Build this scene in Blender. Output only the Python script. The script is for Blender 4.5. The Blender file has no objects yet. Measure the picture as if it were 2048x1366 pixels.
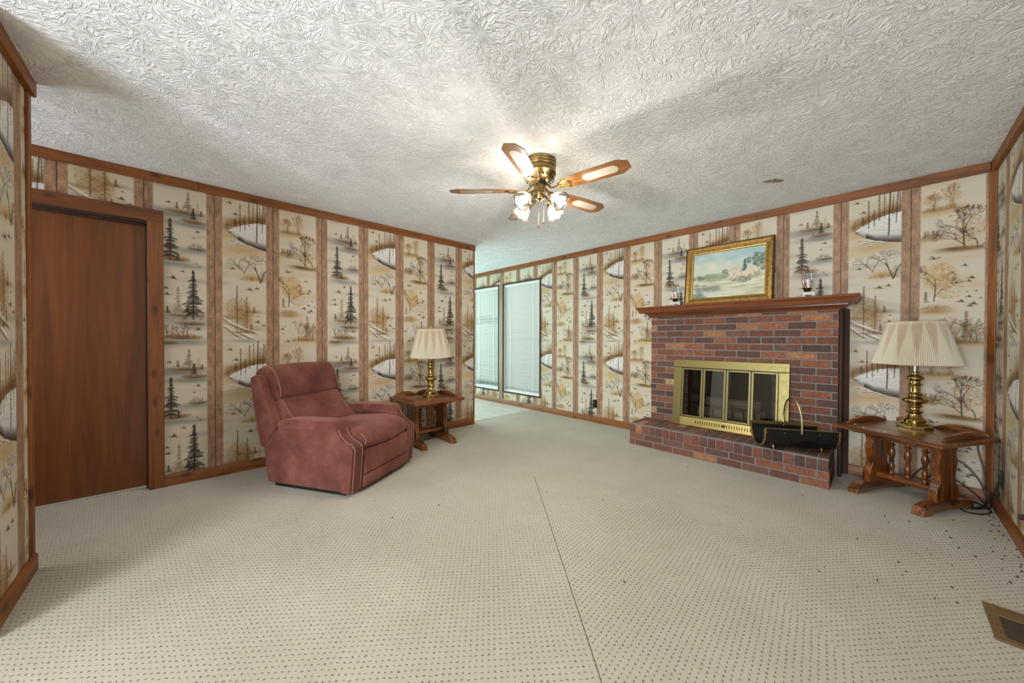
"""Papered den with brick fireplace, recliner and ceiling fan."""
import bpy, math, random
import numpy as np
from mathutils import Vector, Matrix

random.seed(7)
C = bpy.context.scene.collection
PI = math.pi
# ---------------------------------------------------------------- wallpaper print (painted as numbers, one value per mesh vertex)
class Print:
    """A small painter working on an array of colours; lengths in metres, z upward, wraps with period PER."""
    S = 737.5; PER = 1.26
    def __init__(s, width, seed, base=(0.785, 0.75, 0.68), wrap=True, height=1.26, S=737.5):
        s.S = S; s.PER = height; s.wrap = wrap
        s.W = int(round(width * S)); s.H = int(round(height * S)) if not wrap else int(round(1.26 * S / 3)) * 3
        s.a = np.empty((s.H, s.W, 3)); s.a[:] = base
        s.r = np.random.RandomState(seed)
    def _px(s, u, z): return u * s.S, (z % s.PER if s.wrap else z) / s.PER * s.H
    def _win(s, x0, x1, y0, y1):
        xs = np.arange(max(0, int(x0)), min(s.W, int(x1) + 1))
        y0, y1 = int(math.floor(y0)), int(math.ceil(y1)) + 1
        if not s.wrap: y0 = max(0, y0); y1 = min(s.H, y1)
        ys = np.arange(y0, y1)
        return xs, ys
    def _mix(s, xs, ys, al, col):
        if len(xs) == 0 or len(ys) == 0: return
        yy = ys % s.H
        if len(yy) > s.H: return
        sub = s.a[np.ix_(yy, xs)]
        al = al[..., None]
        s.a[np.ix_(yy, xs)] = sub * (1 - al) + np.array(col) * al
    def blob(s, u, z, ru, rz, col, al, hard=1.0, ang=0.0):
        x, y = s._px(u, z); rx, ry = ru * s.S, rz * s.S; R = 2.2 * max(rx, ry)
        xs, ys = s._win(x - R, x + R, y - R, y + R)
        X, Y = np.meshgrid(xs - x, ys - y)
        c, n = math.cos(ang), math.sin(ang)
        d = ((X * c + Y * n) / rx) ** 2 + ((-X * n + Y * c) / ry) ** 2
        s._mix(xs, ys, al * np.exp(-d ** hard), col)
    def line(s, u0, z0, u1, z1, w, col, al):
        x0, y0 = s._px(u0, z0); x1 = u1 * s.S; y1 = y0 + (z1 - z0) / s.PER * s.H
        r = max(w * s.S * .5, .35)
        xs, ys = s._win(min(x0, x1) - r - 1, max(x0, x1) + r + 1, min(y0, y1) - r - 1, max(y0, y1) + r + 1)
        if len(xs) == 0 or len(ys) == 0: return
        X, Y = np.meshgrid(xs, ys)
        dx, dy = x1 - x0, y1 - y0; L = dx * dx + dy * dy + 1e-9
        t = np.clip(((X - x0) * dx + (Y - y0) * dy) / L, 0, 1)
        d = np.hypot(X - x0 - t * dx, Y - y0 - t * dy)
        s._mix(xs, ys, al * np.clip(r + .5 - d, 0, 1), col)
    def grass(s, u0, u1, z, h, col, al=.5, n=None, slope=0.0):
        n = n or int((u1 - u0) * 700)
        for i in range(n):
            t = s.r.rand(); u = u0 + (u1 - u0) * t
            k = h * (.4 + .8 * s.r.rand()) * (1 - abs(2 * t - 1) ** 3)
            zz = z + slope * (u - u0) + s.r.uniform(-.15, .15) * h
            s.line(u, zz, u + s.r.uniform(-.4, .4) * k, zz + k, .0016, col, al * s.r.uniform(.4, 1))
    def bank(s, u0, u1, z, col=(0.60, 0.47, 0.30), sh=(0.33, 0.30, 0.27), t=.012, water=.5):
        uc, ru = (u0 + u1) / 2, (u1 - u0) / 2
        s.blob(uc, z - t * 2.2, ru * .95, t * 1.6, (0.50, 0.48, 0.45), water)
        s.blob(uc, z, ru * .8, t * .7, col, .8, 2)
        s.blob(uc + ru * .1, z - t * .75, ru * .8, t * .35, sh, .75, 1.5)
        s.grass(u0, u1, z, t * 1.3, (0.45, 0.34, 0.21), .5)
    def pine(s, u, z, h, w, col=(0.27, 0.24, 0.21), al=.85, dens=1.0):
        s.line(u, z, u, z + h, .004 * h / .2, col, al)
        q = min(1, .35 + h * 2.6); w *= 1.18
        n = int((9 + h * 55) * dens)
        for i in range(n):
            t = (i + s.r.rand()) / n
            zz = z + h * (.10 + .90 * t)
            half = w * .5 * (1 - t) ** .85 * s.r.uniform(.5, 1.1) * (.5 + .5 * abs(math.sin(t * 15 + h * 30)))
            for sg in (-1, 1):
                hh = half * s.r.uniform(.45, 1.15)
                m = max(2, int(hh * 230))
                for k in range(m):
                    f = (k + s.r.rand()) / m
                    du = sg * hh * f; dz = -.38 * hh * f + s.r.uniform(-.25, .2) * .03 * h - .004 * q
                    s.blob(u + du, zz + dz, 0.0072 * q, .0042 * q, col, al * s.r.uniform(.3, .95), 1, sg * -.45)
    def bare(s, u, z, h, col=(0.27, 0.21, 0.16), w=.006, ang=None, depth=5, al=.9, spread=.6):
        if depth == 0 or h < .006: return
        ang = math.pi / 2 + s.r.uniform(-.15, .15) if ang is None else ang
        L = h * s.r.uniform(.28, .42)
        u1, z1 = u + L * math.cos(ang), z + L * math.sin(ang)
        s.line(u, z, u1, z1, w, col, al)
        for k in range(2 if s.r.rand() < .65 else 3):
            s.bare(u1, z1, h * s.r.uniform(.6, .82), col, max(w * .64, .0012), ang + s.r.uniform(-spread, spread), depth - 1, al * .93, spread)
    def leaves(s, u, z, ru, rz, col, n, al=.5, sz=.004):
        for i in range(n):
            a, q = s.r.rand() * 6.283, math.sqrt(s.r.rand())
            c = np.array(col) * s.r.uniform(.75, 1.15)
            s.blob(u + ru * q * math.cos(a), z + rz * q * math.sin(a), sz * s.r.uniform(.5, 1.2), sz * s.r.uniform(.4, .9), c, al * s.r.uniform(.3, 1))
    def bird(s, u, z, q=.012, col=(0.33, 0.26, 0.19), d=1):
        s.blob(u, z, q * .8, q * .2, col, .95, 1, -.25 * d)
        s.line(u - q * d, z - q * .1, u - q * 1.7 * d, z + q * .15, .002, col, .8)
        s.blob(u + q * .15, z + q * .42, q * .2, q * .6, col, .9, 1, .55 * d)
        s.blob(u - q * .4 * d, z + q * .25, q * .6, q * .14, col, .8, 1, .7 * d)
    def wash(s, n, col, al, ru, rz, seed):
        for i in range(n):
            s.blob(s.r.uniform(0, s.W / s.S), s.r.uniform(0, s.PER), ru * s.r.uniform(.5, 1.3), rz * s.r.uniform(.5, 1.3), col, al * s.r.rand())

def lin(c):
    c = np.asarray(c, float)
    return np.where(c <= .04045, c / 12.92, ((np.clip(c, .001, None) + .055) / 1.055) ** 2.4)

def paper_tile():
    """Three printed panels (evergreens on a lake, rocky snow bank, golden trees) with the brown dividing strips: vertex colours, 310 x 300."""
    PW = .4068; o = .0515
    GR = (0.56, 0.55, 0.53); TAN = (0.72, 0.62, 0.46); DK = (0.27, 0.235, 0.20); BR = (0.42, 0.31, 0.20)
    out = []
    # ---- evergreens on a lake
    p = Print(PW, 3); U = lambda X: o + (X - 30) / 423 * .304; Z = lambda Y: 2.37 - (Y - 70) * .001
    p.wash(30, GR, .5, .12, .018, 1); p.wash(14, (0.84, 0.80, 0.72), .5, .12, .03, 2)
    for Y in (350, 560, 690, 1140, 1310): p.blob(U(300), Z(Y), .13, .022, GR, .55)
    p.blob(U(200), Z(960), .16, .03, (0.84, 0.81, 0.74), .6)
    p.bank(U(110), U(450), Z(262), t=.012); p.bank(U(220), U(470), Z(325), t=.014)
    p.grass(U(120), U(450), Z(258), .045, (0.55, 0.46, 0.34), .3)
    p.pine(U(300), Z(250), .15, .085, (0.42, 0.36, 0.29), .6); p.pine(U(380), Z(270), .10, .07, (0.62, 0.54, 0.42), .45)
    p.pine(U(210), Z(240), .05, .03, (0.36, 0.31, 0.25)); p.pine(U(410), Z(272), .045, .03, (0.4, 0.34, 0.27))
    p.pine(U(343), Z(312), .095, .055, (0.22, 0.20, 0.18), .95)
    p.bird(U(145), Z(203), .014); p.bird(U(380), Z(405), .015); p.bird(U(345), Z(460), .009)
    p.grass(U(290), U(450), Z(545), .05, (0.42, 0.37, 0.31), .5); p.bank(U(290), U(470), Z(545), (0.52, 0.45, 0.36), t=.007)
    p.bank(U(60), U(320), Z(640), t=.015); p.grass(U(70), U(320), Z(640), .05, (0.60, 0.47, 0.28), .45)
    p.pine(U(155), Z(650), .325, .125, (0.29, 0.26, 0.22), .8); p.pine(U(215), Z(650), .05, .03, DK)
    p.bird(U(370), Z(665), .008); p.bird(U(395), Z(688), .009); p.bird(U(255), Z(738), .014)
    p.bird(U(178), Z(795), .023); p.bird(U(122), Z(878), .016); p.bird(U(130), Z(925), .016)
    p.grass(U(100), U(450), Z(1078), .06, (0.56, 0.47, 0.35), .3); p.bank(U(100), U(460), Z(1088), t=.011); p.bank(U(180), U(460), Z(1152), t=.013)
    p.pine(U(215), Z(1070), .21, .075, (0.52, 0.46, 0.38), .5); p.pine(U(130), Z(1072), .055, .035, DK); p.pine(U(290), Z(1068), .055, .03, DK)
    p.pine(U(410), Z(1120), .05, .05, (0.45, 0.38, 0.29), .5)
    p.pine(U(340), Z(1115), .395, .165, (0.26, 0.23, 0.20), .85)
    p.bird(U(270), Z(1112), .014); p.bird(U(380), Z(1200), .018)
    p.bank(U(60), U(420), Z(1262), t=.015); p.grass(U(100), U(420), Z(1265), .035, (0.55, 0.41, 0.24), .6)
    p.leaves(U(190), Z(1225), .06, .03, (0.45, 0.39, 0.32), 160, .5, .003)
    for k in range(5): p.bare(U(130 + k * 40), Z(1262), .11, (0.33, 0.27, 0.21), .003, depth=4)
    p.bank(U(30), U(220), Z(1305), t=.012, water=.3)
    out.append(p)
    # ---- rocky snow bank
    p = Print(PW, 5); U = lambda X: o + (X - 583) / 349 * .304; Z = lambda Y: 2.535 - .0010986 * Y
    p.wash(14, (0.70, 0.61, 0.47), .55, .1, .025, 2); p.wash(16, (0.83, 0.80, 0.74), .6, .1, .03, 2); p.wash(10, GR, .3, .1, .02, 2)
    p.blob(U(760), Z(540), .17, .05, TAN, .75); p.blob(U(640), Z(440), .08, .04, TAN, .7); p.blob(U(640), Z(580), .1, .03, (0.78, 0.70, 0.56), .6)
    for k in range(9):                                                     # brown thicket along the ridge
        t = k / 8; p.blob(U(610 + 320 * t), Z(375 - 105 * t ** .7), .045, .04, (0.56, 0.43, 0.27), .5)
    for k in range(170):
        t = p.r.rand(); zb = Z(395 - 95 * t ** .6); uu = U(600 + 332 * t)
        p.line(uu, zb, uu + p.r.uniform(-.006, .006), zb + p.r.uniform(.02, .07), .0014, (0.45, 0.33, 0.2), p.r.uniform(.2, .6))
    hp = [(630, 400), (668, 372), (730, 345), (790, 322), (850, 308), (940, 302), (990, 300), (990, 520), (930, 512), (850, 500), (770, 478), (680, 440)]
    xs = np.arange(p.W); 
    X0 = (np.arange(p.W) / p.S - o) / .304 * 349 + 583
    top = np.interp(X0, [630, 668, 730, 790, 850, 940, 990], [402, 372, 345, 322, 308, 302, 300]); bot = np.interp(X0, [630, 660, 700, 770, 850, 940, 990], [402, 440, 462, 492, 512, 528, 530])
    for i in range(p.W):
        if X0[i] < 632: continue
        za, zb = Z(top[i]), Z(bot[i]); n = int((za - zb) / p.PER * p.H) + 1
        for j in range(n):
            t = j / max(n - 1, 1); y = int(round((za % p.PER) / p.PER * p.H)) - j
            dark = max(0, (t - .72 + .25 * max(0, (760 - X0[i]) / 130)) / .28) if X0[i] > 700 else max(0, (t - .6) / .4) * .5
            c = np.array((0.86, 0.845, 0.81)) * (1 - .10 * t)
            p.a[y % p.H, i] = c * (1 - min(dark, 1) * .9) + np.array((0.28, 0.235, 0.21)) * min(dark, 1) * .9
    for k in range(150):
        X = p.r.uniform(650, 940); t = p.r.rand(); Y = np.interp(X, X0, top) * (1 - t) + np.interp(X, X0, bot) * t
        p.line(U(X), Z(Y), U(X) - .016, Z(Y) - .006, .0016, (0.5, 0.46, 0.42), .45)
    for k in range(40):
        X = p.r.uniform(640, 930); Y = np.interp(X, X0, top); p.line(U(X), Z(Y), U(X) + .012, Z(Y) + .003, .0022, (0.4, 0.33, 0.26), .5)
    p.blob(U(640), Z(412), .014, .006, DK, .6, 2)
    for X, Y in ((655, 470), (700, 480), (740, 492), (790, 500), (820, 512), (690, 495)): 
        p.blob(U(X), Z(Y), .022, .005, (0.85, 0.83, 0.79), .9, 2, -.2); p.blob(U(X + 8), Z(Y + 8), .02, .0025, DK, .7, 2, -.2)
    for X, a, b, w in ((720, 392, 180, .004), (757, 385, 260, .003), (790, 345, 150, .0035), (852, 465, 120, .0065), (898, 382, 140, .004), (825, 330, 140, .003), (922, 300, 150, .003), (875, 330, 170, .0025)):
        lean = p.r.uniform(-.01, .03); p.line(U(X), Z(a), U(X) + lean * .4, Z(b), w, (0.25, 0.20, 0.165), .9)
        for k in range(16):
            t = p.r.uniform(.15, 1); z0 = Z(a) + (Z(b) - Z(a)) * t; d = p.r.choice([-1, 1]) * p.r.uniform(.006, .02) * (1.2 - t)
            p.line(U(X) + lean * .4 * t, z0, U(X) + lean * .4 * t + d, z0 + p.r.uniform(-.008, .008), .0016, (0.3, 0.24, 0.19), .7)
    p.pine(U(680), Z(368), .075, .04, (0.38, 0.29, 0.19), .7); p.pine(U(620), Z(400), .05, .04, (0.5, 0.39, 0.25), .5)
    p.bird(U(640), Z(187), .016); p.bird(U(685), Z(268), .018); 
    for i in range(30): p.line(U(p.r.uniform(590, 920)), Z(p.r.uniform(520, 640)), U(p.r.uniform(590, 920)), Z(p.r.uniform(560, 640)), .0014, (0.62, 0.53, 0.40), .2)
    p.leaves(U(850), Z(608), .07, .042, (0.38, 0.33, 0.28), 300, .6, .003); p.leaves(U(850), Z(602), .068, .042, (0.88, 0.87, 0.84), 260, .9, .0032)
    p.blob(U(820), Z(755), .075, .035, (0.70, 0.60, 0.40), .8); p.grass(U(715), U(930), Z(775), .03, (0.5, 0.40, 0.25), .5)
    p.line(U(755), Z(728), U(705), Z(665), .004, DK, .85); p.line(U(705), Z(665), U(615), Z(655), .003, DK, .8); p.line(U(708), Z(668), U(720), Z(615), .003, DK, .8)
    p.bare(U(715), Z(690), .12, DK, .003, 2.2, 4); p.bare(U(750), Z(720), .12, DK, .003, 1.2, 4)
    p.line(U(885), Z(790), U(838), Z(665), .006, (0.3, 0.25, 0.21), .9); p.bare(U(860), Z(720), .17, (0.3, 0.25, 0.2), .004, 2.0, 5); p.bare(U(885), Z(790), .22, (0.28, 0.23, 0.19), .006, 1.3, 5)
    p.leaves(U(905), Z(740), .03, .05, (0.3, 0.26, 0.22), 120, .6, .003)
    p.bird(U(660), Z(697), .014); p.bird(U(797), Z(852), .02); p.bird(U(857), Z(840), .016)
    p.blob(U(700), Z(1030), .085, .085, (0.68, 0.56, 0.39), .6); p.blob(U(760), Z(1080), .05, .08, (0.66, 0.53, 0.36), .5); p.leaves(U(700), Z(1010), .085, .1, (0.5, 0.37, 0.22), 500, .45, .0036); p.leaves(U(755), Z(1060), .06, .09, (0.5, 0.37, 0.22), 300, .45, .0036)
    p.blob(U(830), Z(1030), .06, .014, (0.55, 0.43, 0.28), .6); p.blob(U(625), Z(1080), .07, .02, (0.55, 0.43, 0.28), .5)
    for X, a, b, w in ((692, 1225, 830, .006), (770, 1200, 910, .0045)):
        p.line(U(X), Z(a), U(X), Z(b), w * .7, (0.33, 0.24, 0.16), .9)
        for k in range(70):
            t = p.r.rand(); z0 = Z(a) + (Z(b) - Z(a)) * t; d = p.r.choice([-1, 1]) * p.r.uniform(.01, .045) * (1.15 - t)
            p.line(U(X), z0, U(X) + d, z0 - abs(d) * .2 + p.r.uniform(-.004, .008), .0017, (0.4, 0.29, 0.19), .6)
    p.pine(U(830), Z(1040), .06, .035, BR, .7); p.pine(U(806), Z(1190), .075, .035, BR, .8)
    for u0, y0, u1, y1 in ((585, 1090, 760, 1180), (640, 1130, 840, 1200), (600, 1150, 700, 1225), (700, 1190, 800, 1240)):
        for k in range(10):
            f = k / 9; X = u0 + (u1 - u0) * f; Y = y0 + (y1 - y0) * f
            p.blob(U(X), Z(Y - 8), .02, .004, (0.88, 0.865, 0.83), .6, 1, -.4); p.blob(U(X), Z(Y + 8), .02, .004, (0.48, 0.42, 0.36), .5, 1, -.4)
    p.grass(U(640), U(850), Z(1200), .02, (0.42, 0.33, 0.24), .6); p.blob(U(760), Z(1265), .13, .018, GR, .6)
    p.bird(U(863), Z(1112), .019); p.bird(U(912), Z(1140), .014); p.bird(U(870), Z(1062), .008)
    out.append(p)
    # ---- golden trees
    p = Print(PW, 9); U = lambda X: o + (X - 1040) / 295 * .304; Z = lambda Y: 2.37 - (Y - 260) * .0012
    p.wash(24, (0.74, 0.64, 0.48), .6, .13, .03, 2); p.wash(10, (0.85, 0.81, 0.72), .6, .12, .03, 2)
    GO = (0.70, 0.53, 0.30)
    p.blob(U(1120), Z(430), .12, .02, (0.62, 0.50, 0.33), .6)
    for X, a, b, n in ((1190, 270, 435, 260), (1095, 310, 435, 170)):
        p.leaves(U(X), Z((a + b) / 2), .04, (b - a) * .0006, (0.62, 0.47, 0.28), n, .4, .0042)
        for k in range(3): p.bare(U(X + p.r.uniform(-14, 14)), Z(b), (b - a) * .0010, (0.5, 0.38, 0.24), .003, None, 5, .6)
    p.grass(U(1045), U(1230), Z(440), .035, (0.55, 0.42, 0.27), .5)
    p.blob(U(1085), Z(610), .09, .022, (0.64, 0.54, 0.38), .8); p.grass(U(1045), U(1150), Z(605), .05, (0.48, 0.40, 0.30), .5)
    for X in (1060, 1075, 1100, 1120): p.pine(U(X), Z(600), .05, .03, (0.45, 0.38, 0.28), .6)
    p.blob(U(1250), Z(700), .13, .018, (0.52, 0.41, 0.25), .8); p.blob(U(1190), Z(688), .06, .01, (0.40, 0.31, 0.2), .7)
    p.leaves(U(1260), Z(570), .085, .1, (0.66, 0.46, 0.24), 560, .45, .004)
    p.bare(U(1245), Z(685), .25, (0.27, 0.21, 0.15), .0065, 1.62, 7, .9, .75); p.bare(U(1245), Z(672), .16, (0.29, 0.22, 0.16), .004, 2.3, 6, .9, .7)
    p.bare(U(1305), Z(695), .17, (0.29, 0.22, 0.16), .0045, 1.7, 6, .9, .75); p.bare(U(1312), Z(697), .13, (0.29, 0.22, 0.16), .003, .9, 5)
    p.grass(U(1160), U(1335), Z(700), .02, (0.45, 0.34, 0.2), .5)
    for X, Y, q in ((1105, 742, .016), (1095, 730, .009), (1130, 738, .009), (1250, 802, .014), (1280, 880, .017), (1268, 900, .014), (1210, 905, .014), (1196, 845, .014), (1270, 995, .014), (1235, 1022, .018), (1290, 1040, .018), (1275, 1052, .014), (1300, 960, .008), (1262, 965, .006), (1062, 1190, .016), (1085, 1168, .008), (1105, 1285, .016), (1065, 1225, .006), (1320, 1005, .008)): p.bird(U(X), Z(Y), q, (0.30, 0.25, 0.19))
    p.blob(U(1110), Z(1075), .08, .025, (0.62, 0.48, 0.27), .75); p.blob(U(1135), Z(870), .075, .1, (0.74, 0.62, 0.43), .5); p.leaves(U(1135), Z(860), .085, .11, GO, 800, .5, .0042); p.leaves(U(1180), Z(970), .06, .04, GO, 120, .45, .0045)
    p.bare(U(1108), Z(1012), .29, (0.34, 0.25, 0.17), .006, 1.5, 7, .85, .7); p.bare(U(1110), Z(985), .17, (0.36, 0.27, 0.18), .003, 1.0, 6, .75, .7)
    p.pine(U(1068), Z(1022), .09, .045, (0.40, 0.34, 0.26), .85); p.grass(U(1045), U(1190), Z(1060), .03, (0.52, 0.39, 0.22), .5)
    p.blob(U(1250), Z(1270), .1, .02, (0.62, 0.49, 0.29), .7)
    p.leaves(U(1200), Z(1165), .05, .07, (0.60, 0.45, 0.27), 200, .45, .004); p.leaves(U(1305), Z(1215), .04, .06, (0.42, 0.34, 0.26), 170, .5, .004)
    p.pine(U(1258), Z(1265), .22, .07, (0.50, 0.40, 0.29), .55)
    for k in range(5): p.bare(U(1185 + k * 30), Z(1275), .16, (0.36, 0.28, 0.2), .003, None, 5, .75)
    p.grass(U(1130), U(1335), Z(1280), .04, (0.52, 0.40, 0.24), .55)
    out.append(p)
    r = np.random.RandomState(11); tiles = []
    for p in out:
        a = p.a[:930]; bs = np.array((0.785, 0.75, 0.68)); a = np.clip(bs + (a - bs) * 1.3, .06, .95)
        m = r.rand(930, 300); g = r.rand(31, 30).repeat(30, 0).repeat(10, 1)
        for ax in (0, 1): m = (m + np.roll(m, 1, ax) + np.roll(m, -1, ax)) / 3
        g = sum(np.roll(np.roll(g, i, 0), j, 1) for i in (-14, -7, 0, 7, 14) for j in (-6, 0, 6)) / 15
        st = np.array((0.60, 0.475, 0.375)) * (1 + .9 * (m - .5) + .35 * (g - .5))[..., None]
        e = int(.0515 * 737.5)
        a[:, :e] = st[:, :e]; a[:, 300 - e:] = st[:, 300 - e:]
        a[:, :3] = (0.27, 0.19, 0.14)
        tiles.append(a.reshape(310, 3, 100, 3, 3).mean((1, 3)))
    return lin(np.concatenate(tiles, 1))

# ---------------------------------------------------------------- room measures (metres; camera stands above the origin)
H = 2.44                       # ceiling
XA, YB, XC, YD = -3.872, 4.220, 0.524, -0.5555      # left, back, right and near wall faces
A_END, D_END = 2.905, -2.895   # where the left wall stops, where the near wall stops
REAR, SIDE, FAR, HALL = -2.6, -2.33, -6.6, -1.6

# ---------------------------------------------------------------- mesh helpers
class MB:
    def __init__(s): s.v = []; s.f = []; s.c = []; s.col = None
    def add(s, vs, fs):
        o = len(s.v); s.v += [tuple(map(float, p)) for p in vs]; s.f += [tuple(i + o for i in f) for f in fs]
        if s.col is not None or s.c:
            s.c += [(1, 1, 1)] * (o - len(s.c)) + [tuple(s.col or (1, 1, 1))] * len(vs)
        return s
    def box(s, x0, x1, y0, y1, z0, z1, m=None):
        vs = [(x, y, z) for z in (z0, z1) for y in (y0, y1) for x in (x0, x1)]
        if m is not None: vs = [m @ Vector(p) for p in vs]
        return s.add(vs, [(0, 2, 3, 1), (4, 5, 7, 6), (0, 1, 5, 4), (2, 6, 7, 3), (0, 4, 6, 2), (1, 3, 7, 5)])
    def prism(s, poly, a0, a1, ax='y', m=None):
        """poly: 2-D outline; extruded from a0 to a1 along ax. ax y: poly=(x,z); ax x: poly=(y,z); ax z: poly=(x,y)."""
        def P(p, a): return {'y': (p[0], a, p[1]), 'x': (a, p[0], p[1]), 'z': (p[0], p[1], a)}[ax]
        n = len(poly); ar = sum(poly[i][0] * poly[(i + 1) % n][1] - poly[(i + 1) % n][0] * poly[i][1] for i in range(n))
        if (ar > 0) == (ax == 'y'): poly = poly[::-1]
        vs = [P(p, a0) for p in poly] + [P(p, a1) for p in poly]
        if m is not None: vs = [m @ Vector(p) for p in vs]
        return s.add(vs, [tuple(range(n - 1, -1, -1)), tuple(range(n, 2 * n))] + [(i, (i + 1) % n, n + (i + 1) % n, n + i) for i in range(n)])
    def rings(s, rings, cap=True, closed=True):
        n = len(rings[0]); vs = [p for r in rings for p in r]; fs = []
        for k in range(len(rings) - 1):
            for i in range(n if closed else n - 1):
                j = (i + 1) % n; fs.append((k * n + i, k * n + j, (k + 1) * n + j, (k + 1) * n + i))
        if cap: fs += [tuple(range(n - 1, -1, -1)), tuple(range((len(rings) - 1) * n, len(rings) * n))]
        return s.add(vs, fs)
    def lathe(s, prof, n=32, c=(0, 0, 0), cap=True, m=None, rot=0.0):
        rg = []
        for r, z in prof:
            ring = [Vector((r * math.cos(rot + 2 * PI * i / n), r * math.sin(rot + 2 * PI * i / n), z)) for i in range(n)]
            rg.append([(m @ p if m is not None else p) + Vector(c) for p in ring])
        return s.rings(rg, cap)
    def tube(s, path, r, n=8, closed=False):
        P = [Vector(p) for p in path]; rg = []; N = len(P); up = None
        for i, p in enumerate(P):
            a = P[(i - 1) % N] if closed or i > 0 else p; b = P[(i + 1) % N] if closed or i < N - 1 else p
            t = (b - a).normalized()
            if up is None: up = t.orthogonal().normalized()
            up = (up - t * up.dot(t)); up = up.normalized() if up.length > 1e-6 else t.orthogonal().normalized()
            w = t.cross(up); rr = r(i / max(N - 1, 1)) if callable(r) else r
            rg.append([p + rr * (up * math.cos(2 * PI * k / n) + w * math.sin(2 * PI * k / n)) for k in range(n)])
        if closed: rg.append(rg[0])
        return s.rings(rg, not closed)
    def build(s, name, mat, parent=None, bevel=0.0, seg=2, ang=38, sub=0, loc=None, rot=None, flat=False, solid=0.0):
        me = bpy.data.meshes.new(name); me.from_pydata(s.v, [], s.f); me.update()
        if s.c:
            s.c += [(1, 1, 1)] * (len(s.v) - len(s.c))
            at = me.color_attributes.new('Col', 'FLOAT_COLOR', 'POINT')
            at.data.foreach_set('color', np.c_[np.array(s.c, np.float32), np.ones(len(s.c), np.float32)].ravel())
        for mm in (mat if isinstance(mat, (list, tuple)) else [mat]): me.materials.append(mm)
        if not flat:
            me.polygons.foreach_set('use_smooth', np.ones(len(me.polygons), bool))
            if not bevel: me.set_sharp_from_angle(angle=math.radians(ang))
        o = bpy.data.objects.new(name, me); C.objects.link(o)
        if parent is not None: o.parent = parent
        if loc is not None: o.location = loc
        if rot is not None: o.rotation_euler = rot
        if solid:
            md = o.modifiers.new('Solidify', 'SOLIDIFY'); md.thickness = solid; md.offset = 0
        if bevel:
            md = o.modifiers.new('Bevel', 'BEVEL'); md.width = bevel; md.segments = seg; md.limit_method = 'ANGLE'; md.angle_limit = math.radians(ang); md.harden_normals = True
        if sub:
            md = o.modifiers.new('Subdivision', 'SUBSURF'); md.levels = md.render_levels = sub
        return o

def tag(o, label=None, cat=None, group=None, kind=None):
    if label: o['label'] = label
    if cat: o['category'] = cat
    if group: o['group'] = group
    if kind: o['kind'] = kind
    return o
def empty(name, loc, rz=0.0, label=None, cat=None, group=None, rot=None):
    o = bpy.data.objects.new(name, None); C.objects.link(o); o.location = loc; o.rotation_euler = rot or (0, 0, rz); o.empty_display_size = .1
    return tag(o, label, cat, group)
def struct(mb, name, mat, parent=None, **k):
    o = mb.build(name, mat, parent, **k)
    if parent is None: o['kind'] = 'structure'
    return o
def kids(o): return [c for c in bpy.data.objects if c.parent == o]
def copy_tree(o, parent=None):
    c = o.copy(); C.objects.link(c); c.parent = parent
    for ch in kids(o): copy_tree(ch, c)
    return c
def catmull(pts, k=6, closed=False):
    P = [np.array(p, float) for p in pts]; N = len(P); out = []
    for i in range(N if closed else N - 1):
        p0, p1, p2, p3 = (P[(i + d) % N] if closed else P[min(max(i + d, 0), N - 1)] for d in (-1, 0, 1, 2))
        for j in range(k):
            t = j / k
            out.append(.5 * (2 * p1 + (p2 - p0) * t + (2 * p0 - 5 * p1 + 4 * p2 - p3) * t * t + (3 * p1 - p0 - 3 * p2 + p3) * t ** 3))
    if not closed: out.append(P[-1])
    return [tuple(q) for q in out]

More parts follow.
